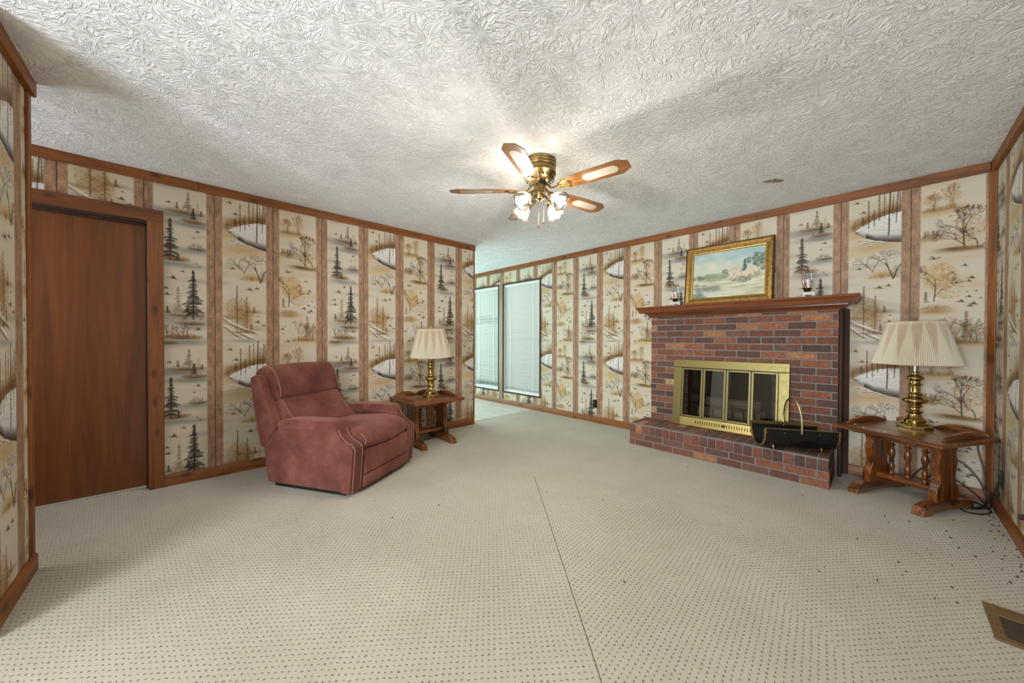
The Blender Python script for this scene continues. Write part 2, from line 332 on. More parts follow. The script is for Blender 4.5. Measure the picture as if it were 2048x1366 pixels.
# ---------------------------------------------------------------- materials
def srgb(r, g, b): return tuple(float(x) for x in lin(np.array((r, g, b)) / 255.0))
class Mat:
    def __init__(s, name):
        s.m = bpy.data.materials.new(name); s.m.use_nodes = True; s.t = s.m.node_tree; s.b = s.t.nodes['Principled BSDF']; s.out = s.t.nodes['Material Output']
    def n(s, typ, **kw):
        nd = s.t.nodes.new(typ)
        for k, v in kw.items():
            if k.startswith('_'): setattr(nd, k[1:], v)
            else: s.set(nd, k.replace('__', ' '), v)
        return nd
    def set(s, nd, k, v):
        i = nd.inputs[int(k[1:])] if k[0] == 'i' and k[1:].isdigit() else nd.inputs[k]
        if isinstance(v, bpy.types.NodeSocket): s.t.links.new(v, i)
        else: i.default_value = (tuple(v) + (1,) if hasattr(v, '__len__') and i.type == 'RGBA' and len(v) == 3 else v)
    def p(s, **kw):
        for k, v in kw.items(): s.set(s.b, k.replace('__', ' '), v)
        return s
    def math(s, op, a, b=0.0, c=None, clamp=False):
        nd = s.t.nodes.new('ShaderNodeMath'); nd.operation = op; nd.use_clamp = clamp
        s.set(nd, 'i0', a); s.set(nd, 'i1', b)
        if c is not None: s.set(nd, 'i2', c)
        return nd.outputs[0]
    def mix(s, f, a, b, mode='MIX'):
        nd = s.t.nodes.new('ShaderNodeMix'); nd.data_type = 'RGBA'; nd.blend_type = mode
        s.set(nd, 'i0', f); s.set(nd, 'i6', a); s.set(nd, 'i7', b)
        return nd.outputs[2]
    def coord(s, which='Object', scale=(1, 1, 1), rot=(0, 0, 0)):
        tc = s.t.nodes.new('ShaderNodeTexCoord'); mp = s.n('ShaderNodeMapping', Vector=tc.outputs[which], Scale=scale, Rotation=rot)
        return mp.outputs[0]
    def noise(s, vec, scale=5, detail=3, rough=.5, dist=0.0):
        return s.n('ShaderNodeTexNoise', Vector=vec, Scale=scale, Detail=detail, Roughness=rough, Distortion=dist).outputs[0]
    def ramp(s, f, stops, interp='LINEAR'):
        nd = s.t.nodes.new('ShaderNodeValToRGB'); s.set(nd, 'i0', f); cr = nd.color_ramp; cr.interpolation = interp
        while len(cr.elements) < len(stops): cr.elements.new(1)
        for e, (p_, c) in zip(cr.elements, stops): e.position = p_; e.color = (tuple(c) + (1,)) if hasattr(c, '__len__') else (c, c, c, 1)
        return nd.outputs[0]
    def bump(s, h, strength=.3, dist=.002):
        s.set(s.b, 'Normal', s.n('ShaderNodeBump', Height=h, Strength=strength, Distance=dist).outputs[0]); return s
    def attr(s, name='Col'): return s.n('ShaderNodeAttribute', _attribute_name=name).outputs[0]

def plain(name, col, rough=.5, metal=0.0, **kw):
    m = Mat(name); m.p(Base__Color=col, Roughness=rough, Metallic=metal, **kw); return m.m

def wood(name, light, dark, axis='x', rough=.4, scale=1.0, knots=0.0, coat=.0, contrast=1.0):
    """Sawn wood with the grain along one axis."""
    m = Mat(name); k = {'x': (1.1, 16, 16), 'y': (16, 1.1, 16), 'z': (16, 16, 1.1)}[axis]
    rnd = m.n('ShaderNodeObjectInfo').outputs['Random']
    base = m.coord('Object'); off = m.n('ShaderNodeVectorMath', _operation='ADD', i0=base, i1=m.n('ShaderNodeCombineXYZ', X=m.math('MULTIPLY', rnd, 7.3), Y=m.math('MULTIPLY', rnd, 3.1), Z=m.math('MULTIPLY', rnd, 5.7)).outputs[0]).outputs[0]
    v = m.n('ShaderNodeMapping', Vector=off, Scale=tuple(x * scale for x in k)).outputs[0]
    a = m.noise(v, 1.3, 4, .6, 1.1); b = m.noise(m.n('ShaderNodeMapping', Vector=v, Scale=(3.2, 3.2, 3.2)).outputs[0], 2.4, 3, .7, .3)
    f = m.math('ADD', m.math('MULTIPLY', a, .72), m.math('MULTIPLY', b, .28))
    lo, hi = .5 - .16 / contrast, .5 + .16 / contrast
    mid = tuple((x * .55 + y * .45) for x, y in zip(light, dark))
    col = m.ramp(f, [(lo, dark), (.5, mid), (hi, light)])
    if knots:
        sk = m.n('ShaderNodeSeparateXYZ', Vector=off).outputs; ai = 'xyz'.index(axis); bi = [i for i in range(3) if i != ai]
        kv = m.n('ShaderNodeCombineXYZ', X=m.math('MULTIPLY', sk[ai], 4.2), Y=m.math('MULTIPLY', m.math('ADD', sk[bi[0]], sk[bi[1]]), 8.0)).outputs[0]
        vo = m.n('ShaderNodeTexVoronoi', _voronoi_dimensions='2D', Vector=kv, Scale=knots, Randomness=1.0)
        kn = m.ramp(vo.outputs['Distance'], [(.0, 1.0), (.07, .8), (.19, .0)])
        gate = m.math('GREATER_THAN', m.n('ShaderNodeSeparateColor', i0=vo.outputs['Color']).outputs[0], .55)
        col = m.mix(m.math('MULTIPLY', m.math('MULTIPLY', kn, gate), .8), col, tuple(x * .22 for x in dark))
    m.p(Base__Color=col, Roughness=rough, Coat__Weight=coat, Coat__Roughness=.18)
    m.bump(f, .12, .002)
    return m.m
# ---- setting materials
def paper_mat():
    m = Mat('printed_wallpaper'); c = m.coord('Object')
    m.p(Base__Color=m.attr(), Roughness=.55, Specular__IOR__Level=.3)
    m.bump(m.noise(c, 220, 2), .12, .001); return m.m
def carpet_mat():
    m = Mat('woven_loop_carpet'); g = m.t.nodes.new('ShaderNodeTexCoord').outputs['Object']
    sx = m.n('ShaderNodeSeparateXYZ', Vector=g)
    X, Y = sx.outputs[0], sx.outputs[1]
    ux, uy = .7726, -.6349                                       # direction of the carpet seam
    dx, dy = m.math('ADD', X, 2.039), m.math('SUBTRACT', Y, 2.172)
    t = m.math('ADD', m.math('MULTIPLY', dx, ux), m.math('MULTIPLY', dy, uy))
    d = m.math('ADD', m.math('MULTIPLY', dx, -uy), m.math('MULTIPLY', dy, ux))
    # the strip of carpet laid between the seams runs at 45 degrees to the rest
    strip = m.math('MULTIPLY', m.math('GREATER_THAN', d, 0.0), m.math('MULTIPLY', m.math('LESS_THAN', d, .93), m.math('GREATER_THAN', t, .0)))
    wob = m.noise(g, 60, 2)
    tw = m.math('ADD', t, m.math('MULTIPLY', m.math('SUBTRACT', wob, .5), .016)); dw = m.math('ADD', d, m.math('MULTIPLY', m.math('SUBTRACT', m.noise(g, 53, 2), .5), .012))
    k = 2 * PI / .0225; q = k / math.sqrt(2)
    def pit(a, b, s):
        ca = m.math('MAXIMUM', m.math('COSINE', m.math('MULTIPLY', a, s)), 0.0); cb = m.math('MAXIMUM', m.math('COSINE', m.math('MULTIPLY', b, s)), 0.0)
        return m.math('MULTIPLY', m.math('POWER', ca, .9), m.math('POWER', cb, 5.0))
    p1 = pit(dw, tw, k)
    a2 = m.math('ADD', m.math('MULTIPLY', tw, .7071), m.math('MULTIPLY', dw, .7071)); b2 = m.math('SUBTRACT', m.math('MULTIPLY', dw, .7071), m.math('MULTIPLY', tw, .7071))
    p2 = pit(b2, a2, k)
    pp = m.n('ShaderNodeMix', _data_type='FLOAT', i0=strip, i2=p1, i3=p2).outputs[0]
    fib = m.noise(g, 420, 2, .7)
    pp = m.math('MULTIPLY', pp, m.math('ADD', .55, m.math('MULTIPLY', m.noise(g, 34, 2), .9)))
    hgt = m.math('ADD', m.math('MULTIPLY', pp, -1.0), m.math('MULTIPLY', fib, .22))
    soil = m.ramp(m.noise(g, 1.6, 4, .6), [(.35, srgb(175, 167, 150)), (.62, srgb(161, 153, 135))])
    col = m.mix(m.math('MULTIPLY', fib, .35), soil, srgb(198, 190, 175))
    col = m.mix(m.math('MULTIPLY', pp, .9, clamp=True), col, srgb(88, 78, 62))  # darker pits: backing tone plus shade painted into the colour
    sd = m.math('ADD', d, m.math('MULTIPLY', m.math('SUBTRACT', m.noise(g, 24, 3), .5), .007))
    seam = m.math('MULTIPLY', m.math('LESS_THAN', m.math('ABSOLUTE', sd), m.math('MULTIPLY', m.noise(g, 45, 2), .0052)), m.math('GREATER_THAN', t, 0.0))
    col = m.mix(m.math('MULTIPLY', seam, .85), col, srgb(92, 74, 52))
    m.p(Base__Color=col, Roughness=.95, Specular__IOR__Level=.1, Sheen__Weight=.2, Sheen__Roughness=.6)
    m.bump(m.math('SUBTRACT', hgt, m.math('MULTIPLY', seam, 1.5)), .8, .004); return m.m
def ceiling_mat():
    m = Mat('stomped_plaster'); g = m.coord('Object')
    warp = m.n('ShaderNodeTexNoise', Vector=g, Scale=9.0, Detail=2.0).outputs['Color']
    wv = m.n('ShaderNodeVectorMath', _operation='MULTIPLY_ADD', i0=m.n('ShaderNodeVectorMath', _operation='SUBTRACT', i0=warp, i1=(.5, .5, .5)).outputs[0], i1=(.05, .05, .0), i2=g).outputs[0]
    hs = []
    for sc, off in ((5.6, 0.0), (6.7, 3.3)):
        vv = m.n('ShaderNodeVectorMath', _operation='ADD', i0=wv, i1=(off, off * .7, 0)).outputs[0]
        vo = m.n('ShaderNodeTexVoronoi', _voronoi_dimensions='2D', Vector=vv, Scale=sc, Randomness=.9)
        rel = m.n('ShaderNodeVectorMath', _operation='SUBTRACT', i0=vv, i1=vo.outputs['Position']).outputs[0]
        sp = m.n('ShaderNodeSeparateXYZ', Vector=rel); flat = m.n('ShaderNodeCombineXYZ', X=sp.outputs[0], Y=sp.outputs[1]).outputs[0]
        r = m.n('ShaderNodeVectorMath', _operation='LENGTH', i0=flat).outputs['Value']
        dr = m.n('ShaderNodeVectorMath', _operation='NORMALIZE', i0=flat).outputs[0]
        ds = m.n('ShaderNodeSeparateXYZ', Vector=dr)
        key = m.n('ShaderNodeVectorMath', _operation='MULTIPLY_ADD', i0=vo.outputs['Color'], i1=(37, 37, 37), i2=m.n('ShaderNodeCombineXYZ', X=m.math('MULTIPLY', ds.outputs[0], 2.9), Y=m.math('MULTIPLY', ds.outputs[1], 2.9), Z=m.math('MULTIPLY', r, 13)).outputs[0]).outputs[0]
        nz = m.noise(key, 1.35, 1.2, .5, .35)
        ridge = m.ramp(nz, [(.40, 0.0), (.50, .35), (.545, 1.0), (.57, .25), (.70, 0.05)])
        fall = m.ramp(r, [(.0, .0), (.012, .2), (.03, 1.0), (.085, .9), (.125, .15)])
        hs.append(m.math('MULTIPLY', ridge, fall))
    h = m.math('MAXIMUM', hs[0], m.math('MULTIPLY', hs[1], .8))
    h = m.math('ADD', h, m.math('MULTIPLY', m.noise(g, 38, 2, .5), .22))
    m.p(Base__Color=srgb(243, 246, 249), Roughness=.75, Specular__IOR__Level=.25)
    m.bump(h, .7, .010); return m.m
def tile_mat():
    m = Mat('pale_vinyl_tile'); g = m.coord('Object')
    b = m.n('ShaderNodeTexBrick', _offset=.5, Vector=g, Color1=srgb(226, 224, 218), Color2=srgb(214, 210, 202), Mortar=srgb(176, 170, 160), Scale=1.0, Mortar__Size=.006, Brick__Width=.2, Row__Height=.2)
    m.p(Base__Color=m.mix(m.math('MULTIPLY', m.noise(g, 9, 3), .4), b.outputs[0], srgb(196, 192, 184)), Roughness=.3); return m.m

M = {}
def brick_mat():
    m = Mat('fired_brick'); g = m.coord('Object'); n1 = m.noise(g, 42, 4, .65); n2 = m.noise(g, 160, 3, .7)
    col = m.mix(m.ramp(n1, [(.36, 0.0), (.72, .7)]), m.attr(), (0.06, 0.042, 0.04))
    col = m.mix(m.ramp(n2, [(.52, 0.0), (.8, .5)]), col, srgb(186, 150, 118))
    m.p(Base__Color=col, Roughness=.85, Specular__IOR__Level=.25); m.bump(m.math('ADD', n1, m.math('MULTIPLY', n2, .6)), .5, .004); return m.m
def mortar_mat():
    m = Mat('grey_mortar'); g = m.coord('Object')
    m.p(Base__Color=m.ramp(m.noise(g, 60, 3), [(.3, srgb(108, 105, 102)), (.7, srgb(132, 129, 126))]), Roughness=.95); m.bump(m.noise(g, 180, 3), .5, .003); return m.m
def velour():
    m = Mat('mauve_velour'); g = m.coord('Object'); big = m.noise(g, 5, 4, .6); f = m.noise(g, 260, 2, .7)
    col = m.ramp(m.math('ADD', m.math('MULTIPLY', big, .75), m.math('MULTIPLY', f, .25)), [(.3, srgb(84, 47, 42)), (.52, srgb(114, 68, 60)), (.75, srgb(146, 97, 86))])
    m.p(Base__Color=col, Roughness=.85, Specular__IOR__Level=.15, Sheen__Weight=.4, Sheen__Roughness=.45, Sheen__Tint=srgb(230, 170, 155))
    m.bump(m.math('ADD', m.math('MULTIPLY', m.noise(g, 9, 3, .55, .8), 1.6), m.math('MULTIPLY', f, .12)), .45, .006); return m.m
def brass(name, col, rough, var=.1):
    m = Mat(name); g = m.coord('Object')
    m.p(Base__Color=col, Metallic=1.0, Roughness=m.ramp(m.noise(g, 25, 3), [(.3, rough), (.8, rough + var)])); return m.m
def cane_mat():
    m = Mat('white_cane_mesh'); g = m.coord('Object')
    sp = m.n('ShaderNodeSeparateXYZ', Vector=g); k = 2 * PI / .0125
    a = m.math('MULTIPLY', m.math('SINE', m.math('MULTIPLY', m.math('ADD', sp.outputs[0], sp.outputs[1]), k * .7071)), m.math('SINE', m.math('MULTIPLY', m.math('SUBTRACT', sp.outputs[0], sp.outputs[1]), k * .7071)))
    hole = m.ramp(m.math('ABSOLUTE', a), [(.55, 0.0), (.7, 1.0)])
    m.p(Base__Color=m.mix(hole, srgb(196, 186, 168), srgb(92, 74, 50)), Roughness=.5); return m.m
def frosted():
    m = Mat('frosted_ribbed_glass'); g = m.coord('Object'); nt = m.t
    tr = m.n('ShaderNodeBsdfTranslucent', Color=(0.06, 0.055, 0.046)); cl = m.n('ShaderNodeBsdfTransparent', Color=(.64, .62, .58)); gl = m.n('ShaderNodeBsdfGlossy', Color=(1, 1, 1), Roughness=.12)
    a = m.n('ShaderNodeMixShader', i0=.35, i1=cl.outputs[0], i2=tr.outputs[0]); b = m.n('ShaderNodeMixShader', i0=.07, i1=a.outputs[0], i2=gl.outputs[0])
    nt.links.new(b.outputs[0], m.out.inputs[0]); return m.m
def thin_glass(name, tint, refl=.08, rough=.02, k=.9):
    m = Mat(name); cl = m.n('ShaderNodeBsdfTransparent', Color=tint); gl = m.n('ShaderNodeBsdfGlossy', Color=(1, 1, 1), Roughness=rough)
    fr = m.n('ShaderNodeFresnel', IOR=1.5); f = m.math('ADD', m.math('MULTIPLY', fr.outputs[0], k), refl * .3)
    b = m.n('ShaderNodeMixShader', i0=f, i1=cl.outputs[0], i2=gl.outputs[0]); m.t.links.new(b.outputs[0], m.out.inputs[0]); return m.m
def shade_mat():
    m = Mat('pleated_shade_fabric'); df = m.n('ShaderNodeBsdfDiffuse', Color=m.attr()); tl = m.n('ShaderNodeBsdfTranslucent', Color=m.attr())
    b = m.n('ShaderNodeMixShader', i0=.35, i1=df.outputs[0], i2=tl.outputs[0]); m.t.links.new(b.outputs[0], m.out.inputs[0]); return m.m
def slat_mat():
    m = Mat('white_blind_slat'); df = m.n('ShaderNodeBsdfDiffuse', Color=srgb(232, 232, 228)); tl = m.n('ShaderNodeBsdfTranslucent', Color=srgb(236, 238, 236))
    b = m.n('ShaderNodeMixShader', i0=.4, i1=df.outputs[0], i2=tl.outputs[0]); m.t.links.new(b.outputs[0], m.out.inputs[0]); return m.m
def emit(name, col, st):
    m = Mat(name); e = m.n('ShaderNodeEmission', Color=col, Strength=st); m.t.links.new(e.outputs[0], m.out.inputs[0]); return m.m

M['paper'] = paper_mat(); M['carpet'] = carpet_mat(); M['ceiling'] = ceiling_mat(); M['tile'] = tile_mat()
M['brick'] = brick_mat(); M['mortar'] = mortar_mat(); M['velour'] = velour()
TL, TD = srgb(148, 88, 32), srgb(94, 50, 16)
for ax in 'xyz':
    M['trim_' + ax] = wood('stained_pine_trim_' + ax, TL, TD, ax, .5, 1, .9, .0)
    M['table_' + ax] = wood('varnished_pine_' + ax, srgb(140, 78, 28), srgb(54, 26, 9), ax, .28, .8, .7, .45, 1.5)
M['door'] = wood('dark_veneer_door', srgb(126, 70, 27), srgb(80, 42, 15), 'z', .4, .45, 0, .1, .8)
M['casing'] = wood('knotty_pine_casing', srgb(140, 82, 36), srgb(98, 52, 20), 'z', .42, 1, 1.0, .1)
M['casing_y'] = wood('knotty_pine_head_casing', srgb(128, 72, 30), srgb(86, 46, 18), 'y', .42, 1, 1.0, .1)
M['mantel'] = wood('reddish_mantel_wood', srgb(130, 72, 34), srgb(84, 43, 20), 'x', .35, .8, 0, .2)
M['darkwood'] = wood('dark_brown_wood', srgb(74, 44, 28), srgb(44, 26, 17), 'z', .8, .8)
M['oak'] = wood('oak_fan_blade', srgb(150, 104, 56), srgb(92, 56, 24), 'x', .3, 1.3, 0, .3, 1.2)
M['brass_fan'] = brass('antique_brass', srgb(150, 128, 86), .28); M['brass_lamp'] = brass('polished_brass', srgb(178, 154, 100), .14, .08)
M['brass_screen'] = brass('brushed_brass', srgb(120, 109, 70), .36, .1); M['brass_bright'] = brass('bright_brass_strip', srgb(176, 156, 96), .3, .08)
M['steel'] = plain('chrome_tube', srgb(200, 200, 196), .2, 1.0)
M['black'] = plain('black_enamel', srgb(16, 16, 18), .3); M['matte_black'] = plain('soot_black', srgb(14, 13, 13), .95)
M['rubber'] = plain('dark_brown_cord_rubber', srgb(30, 24, 20), .5)
M['cane'] = cane_mat(); M['frosted'] = frosted(); M['bulb'] = emit('lit_bulb', (1.0, .90, .74), 10.0)
M['shade'] = shade_mat(); M['slat'] = slat_mat(); M['white'] = plain('white_painted_trim', srgb(226, 226, 222), .4)
M['pane'] = thin_glass('window_glass', (.93, .98, .97)); M['clear'] = thin_glass('clear_chimney_glass', (.96, .97, .98), .0, .02, .35)
M['smoke'] = thin_glass('sooty_door_glass', (.64, .64, .64), .0, .02)
M['plaster'] = plain('plain_cream_plaster', srgb(205, 196, 178), .8)
# ---------------------------------------------------------------- camera
cam = bpy.data.cameras.new('camera'); co = bpy.data.objects.new('camera', cam); C.objects.link(co)
fw = Vector((-0.72984024, 0.68355239, -0.00945235)); rt = Vector((0.68356378, 0.7298866, 0.00247281)); up = Vector((-0.00858944, 0.00465653, 0.99995227))
mw = Matrix((rt, up, -fw)).transposed().to_4x4(); mw.translation = Vector((0, 0, 1.16542)); co.matrix_world = mw
cam.sensor_width = 36; cam.lens = 702.774 / 2048 * 36; cam.shift_y = 2.0 / 2048; cam.clip_start = .02
bpy.context.scene.camera = co

# ---------------------------------------------------------------- papered walls
TILE = paper_tile()
def wall_print(name, at, u0, u1, g0, sp, k0, holes=(), backing=(), swap=None):
    """at(u, z, depth) -> point; printed panels of width sp with a groove at g0 + k*sp; k0: which print follows groove 0."""
    st = sp / 100
    n0, n1 = math.ceil((u0 - g0) / st - 1e-6), math.floor((u1 - g0) / st + 1e-6)
    cols = [g0 + i * st for i in range(n0, n1 + 1)]; idx = list(range(n0, n1 + 1))
    if cols[0] - u0 > 1e-4: cols.insert(0, u0); idx.insert(0, n0 - 1)
    if u1 - cols[-1] > 1e-4: cols.append(u1); idx.append(n1 + 1)
    nz = 600; zs = np.linspace(0, H, nz); cols = np.array(cols); idx = np.array(idx)
    zi = np.round((zs % 1.26) / 1.26 * 310).astype(int) % 310
    k = idx // 100; cc = ((k + k0) % 3) * 100 + idx % 100
    col = TILE[np.ix_(zi, cc)]
    if swap is not None:                                     # off-cut pieces pasted above a door
        kk, pn, dz = swap; sel = k == kk
        zj = np.round(((zs + dz) % 1.26) / 1.26 * 310).astype(int) % 310
        col[:, sel] = TILE[np.ix_(zj, pn * 100 + idx[sel] % 100)]
    dep = np.where(idx % 100 == 0, .004, 0.0)
    U, Z = np.meshgrid(cols, zs); D = np.broadcast_to(dep, U.shape)
    pts = np.stack([a + 0 * U for a in at(U, Z, D)], -1).reshape(-1, 3)
    nu = len(cols); i = np.arange(nu - 1)[None, :] + nu * np.arange(nz - 1)[:, None]
    f = np.stack([i, i + 1, i + nu + 1, i + nu], -1)
    mu, mz = (cols[1:] + cols[:-1]) / 2, (zs[1:] + zs[:-1]) / 2; keep = np.ones((nz - 1, nu - 1), bool)
    for a, b, c, d in holes: keep &= ~((mz[:, None] > c) & (mz[:, None] < d) & (mu[None, :] > a) & (mu[None, :] < b))
    f = f[keep]
    mb = MB()
    for bx in backing: mb.box(*bx)
    ev, ef = np.array(mb.v).reshape(-1, 3), np.array(mb.f, int).reshape(-1, 4)
    allv = np.concatenate([pts, ev]); allf = np.concatenate([f, ef + len(pts)]).astype(np.int32)
    me = bpy.data.meshes.new(name); me.vertices.add(len(allv)); me.vertices.foreach_set('co', allv.astype(np.float32).ravel())
    me.loops.add(allf.size); me.loops.foreach_set('vertex_index', allf.ravel())
    me.polygons.add(len(allf)); me.polygons.foreach_set('loop_start', np.arange(0, allf.size, 4, dtype=np.int32)); me.polygons.foreach_set('loop_total', np.full(len(allf), 4, np.int32))
    mi = np.zeros(len(allf), np.int32); mi[len(f):] = 1; me.polygons.foreach_set('material_index', mi)
    me.update(); me.validate()
    at_ = me.color_attributes.new('Col', 'FLOAT_COLOR', 'POINT'); ca = np.ones((len(allv), 4), np.float32); ca[:len(pts), :3] = col.reshape(-1, 3); at_.data.foreach_set('color', ca.ravel())
    me.materials.append(M['paper']); me.materials.append(M['plaster'])
    o = bpy.data.objects.new(name, me); C.objects.link(o); o['kind'] = 'structure'; return o

DOOR_Y, DOOR_Z = -.196, 2.064
wall_print('wall_left', lambda u, z, d: (XA - d, u, z), HALL, A_END, .199, .4103, 1, holes=[(-1.1, DOOR_Y, -1, DOOR_Z)],
           backing=[(XA - .11, XA - .006, DOOR_Y + .03, A_END - .005, 0, H), (XA - .11, XA - .006, HALL, DOOR_Y + .03, DOOR_Z + .02, H)], swap=(-2, 1, -.88))
WIN = [(-4.722, -3.846, .235, 2.135), (-5.62, -4.868, .235, 2.135)]
FBX = (-1.50, -.74, .24, .87)
wall_print('wall_back', lambda u, z, d: (u, YB + d, z), FAR, XC, -.284, .4068, 1, holes=[(a, b, c, d) for a, b, c, d in WIN] + [FBX])
wall_print('wall_right', lambda u, z, d: (XC + d, YB - u, z), 0, YB - REAR, .33, .41, 1)
wall_print('wall_near', lambda u, z, d: (-u, YD - d, z), -SIDE, -D_END, 2.763, .41, 2, backing=[(D_END + .002, SIDE, YD - .10, YD - .006, 0, H)])

# walls the photograph does not look at: plain plaster, the far daylight window, and rear and hall windows added for fill
mb = MB(); w = (-1.15, .42, .45, 2.25)
mb.box(SIDE, w[0], REAR - .1, REAR, 0, H).box(w[1], XC, REAR - .1, REAR, 0, H).box(w[0], w[1], REAR - .1, REAR, 0, w[2]).box(w[0], w[1], REAR - .1, REAR, w[3], H)
struct(mb, 'wall_rear', M['plaster'])
mb = MB(); mb.box(SIDE - .08, SIDE, REAR, YD - .1, 0, H); struct(mb, 'wall_side', M['plaster'])
mb = MB(); mb.box(XA - .1, -3.72, HALL - .08, HALL, 0, H).box(-3.02, D_END, HALL - .08, HALL, 0, H).box(-3.72, -3.02, HALL - .08, HALL, 0, .9).box(-3.72, -3.02, HALL - .08, HALL, 2.2, H); mb.box(D_END, D_END + .08, HALL - .08, YD - .1, 0, H); struct(mb, 'wall_hall', M['plaster'])  # hall window opening added to let fill onto the left ceiling
v = (1.3, 3.9, .15, 2.15)
mb = MB(); mb.box(FAR - .1, FAR, 0, v[0], 0, H).box(FAR - .1, FAR, v[1], YB, 0, H).box(FAR - .1, FAR, v[0], v[1], 0, v[2]).box(FAR - .1, FAR, v[0], v[1], v[3], H)
mb.box(FAR, XA - .11, -.1, 0, 0, H); struct(mb, 'wall_far', M['plaster'])
for i, (fr, n) in enumerate((((w[0], w[1], REAR - .07, REAR - .03, w[2], w[3]), 3), ((FAR - .07, FAR - .03, v[0], v[1], v[2], v[3]), 4))):
    x0, x1, y0, y1, z0, z1 = fr; mb = MB(); t = .05
    if n == 3:
        mb.box(x0, x0 + t, y0, y1, z0, z1).box(x1 - t, x1, y0, y1, z0, z1).box(x0, x1, y0, y1, z0, z0 + t).box(x0, x1, y0, y1, z1 - t, z1).box((x0 + x1) / 2 - .025, (x0 + x1) / 2 + .025, y0, y1, z0, z1)
    else:
        mb.box(x0, x1, y0, y0 + t, z0, z1).box(x0, x1, y1 - t, y1, z0, z1).box(x0, x1, y0, y1, z0, z0 + t).box(x0, x1, y0, y1, z1 - t, z1).box(x0, x1, (y0 + y1) / 2 - .025, (y0 + y1) / 2 + .025, z0, z1)
    struct(mb, 'window_%d' % n, M['white'])  # the rear one frames the unseen window added for fill light

# ---------------------------------------------------------------- floor and ceiling
TX = -4.02                                                     # where carpet meets tile
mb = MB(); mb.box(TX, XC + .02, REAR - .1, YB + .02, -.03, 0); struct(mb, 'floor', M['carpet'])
mb = MB(); mb.box(FAR - .1, TX, -.2, YB + .02, -.036, -.006); struct(mb, 'floor_tile', M['tile'])
mb = MB(); mb.box(FAR - .1, XC + .1, REAR - .1, YB + .1, H, H + .05); struct(mb, 'ceiling', M['ceiling'])
r = random.Random(5); mb = MB()                                # bare patch where the plaster has come off
ring = [(.055 * (1 + .3 * r.uniform(-1, 1)) * math.cos(a) * 1.25, .03 * (1 + .35 * r.uniform(-1, 1)) * math.sin(a)) for a in np.linspace(0, 2 * PI, 22)[:-1]]
mb.prism(ring, -.003, .001, 'z'); mb.prism([(x * .5 + .02, y * .5) for x, y in ring], -.006, 0, 'z')
pm = Mat('bare_brown_plaster'); pm.p(Base__Color=pm.ramp(pm.noise(pm.coord(), 60, 4, .7), [(.38, srgb(84, 68, 48)), (.62, srgb(196, 180, 158))]), Roughness=.95)
tag(struct(mb, 'ceiling_patch', pm.m, loc=(-.64, 3.46, H), rot=(0, 0, .75)), 'small brown scar of bare plaster in the white ceiling above the mantel')

# ---------------------------------------------------------------- crown boards, baseboards, corner posts
CZ = H - .072
def trim(name, box, mat, bev=.004):
    mb = MB(); mb.box(*box); return struct(mb, name, mat, bevel=bev, seg=2)
trim('trim_1', (XA, XA + .020, HALL, .099, CZ, H), M['trim_y']); mb = MB(); mb.box(XA, XA + .020, .101, A_END + .018, CZ, H); mb.box(XA - .11, XA, A_END, A_END + .018, CZ, H)
struct(mb, 'trim_2', M['trim_y'], bevel=.004)
trim('trim_3', (FAR, XC - .03, YB - .020, YB, CZ, H), M['trim_x']); trim('trim_4', (XC - .028, XC, REAR, YB - .001, CZ, H), M['trim_y'])
mb = MB(); mb.box(D_END - .034, SIDE, YD, YD + .026, CZ, H); mb.box(D_END - .034, D_END, YD - .1, YD, CZ, H); struct(mb, 'trim_5', M['trim_x'], bevel=.004)
trim('trim_6', (XA - .11, XA + .012, A_END - .004, A_END + .012, 0, CZ), M['trim_z'])                 # bead on the free end of the left wall
mb = MB(); mb.prism([(D_END - .014, YD - .1), (D_END - .014, YD + .012), (D_END + .03, YD + .012), (D_END + .03, YD), (D_END, YD), (D_END, YD - .1)], 0, CZ, 'z'); struct(mb, 'trim_7', M['trim_z'], bevel=.003)
mb = MB(); mb.prism([(XC, YB), (XC - .034, YB), (XC - .034, YB - .006), (XC - .02, YB - .02), (XC - .006, YB - .034), (XC, YB - .034)], .085, CZ, 'z'); struct(mb, 'trim_8', M['trim_z'], bevel=.003)
BZ = .088
bp = lambda s: [(0, 0), (.014 * s, 0), (.014 * s, BZ - .012), (.007 * s, BZ), (0, BZ)]
mb = MB(); mb.prism([(XA + a, z) for a, z in bp(1)], -.108, A_END + .006, 'y'); struct(mb, 'baseboard_left', M['trim_y'])
mb = MB()
for x0, x1 in ((FAR, -1.966), (-.222, XC - .012)): mb.prism([(YB + a, z) for a, z in bp(-1)], x0, x1, 'x')
struct(mb, 'baseboard_back', M['trim_x'])
mb = MB(); mb.prism([(XC + a, z) for a, z in bp(-1)], REAR, YB - .014, 'y'); struct(mb, 'baseboard_right', M['trim_y'])
mb = MB(); mb.prism([(YD + a, z) for a, z in bp(1.2)], D_END - .03, SIDE, 'x'); mb.box(D_END - .03, D_END - .014, YD - .1, YD, 0, BZ - .004); struct(mb, 'baseboard_near', M['trim_x'])

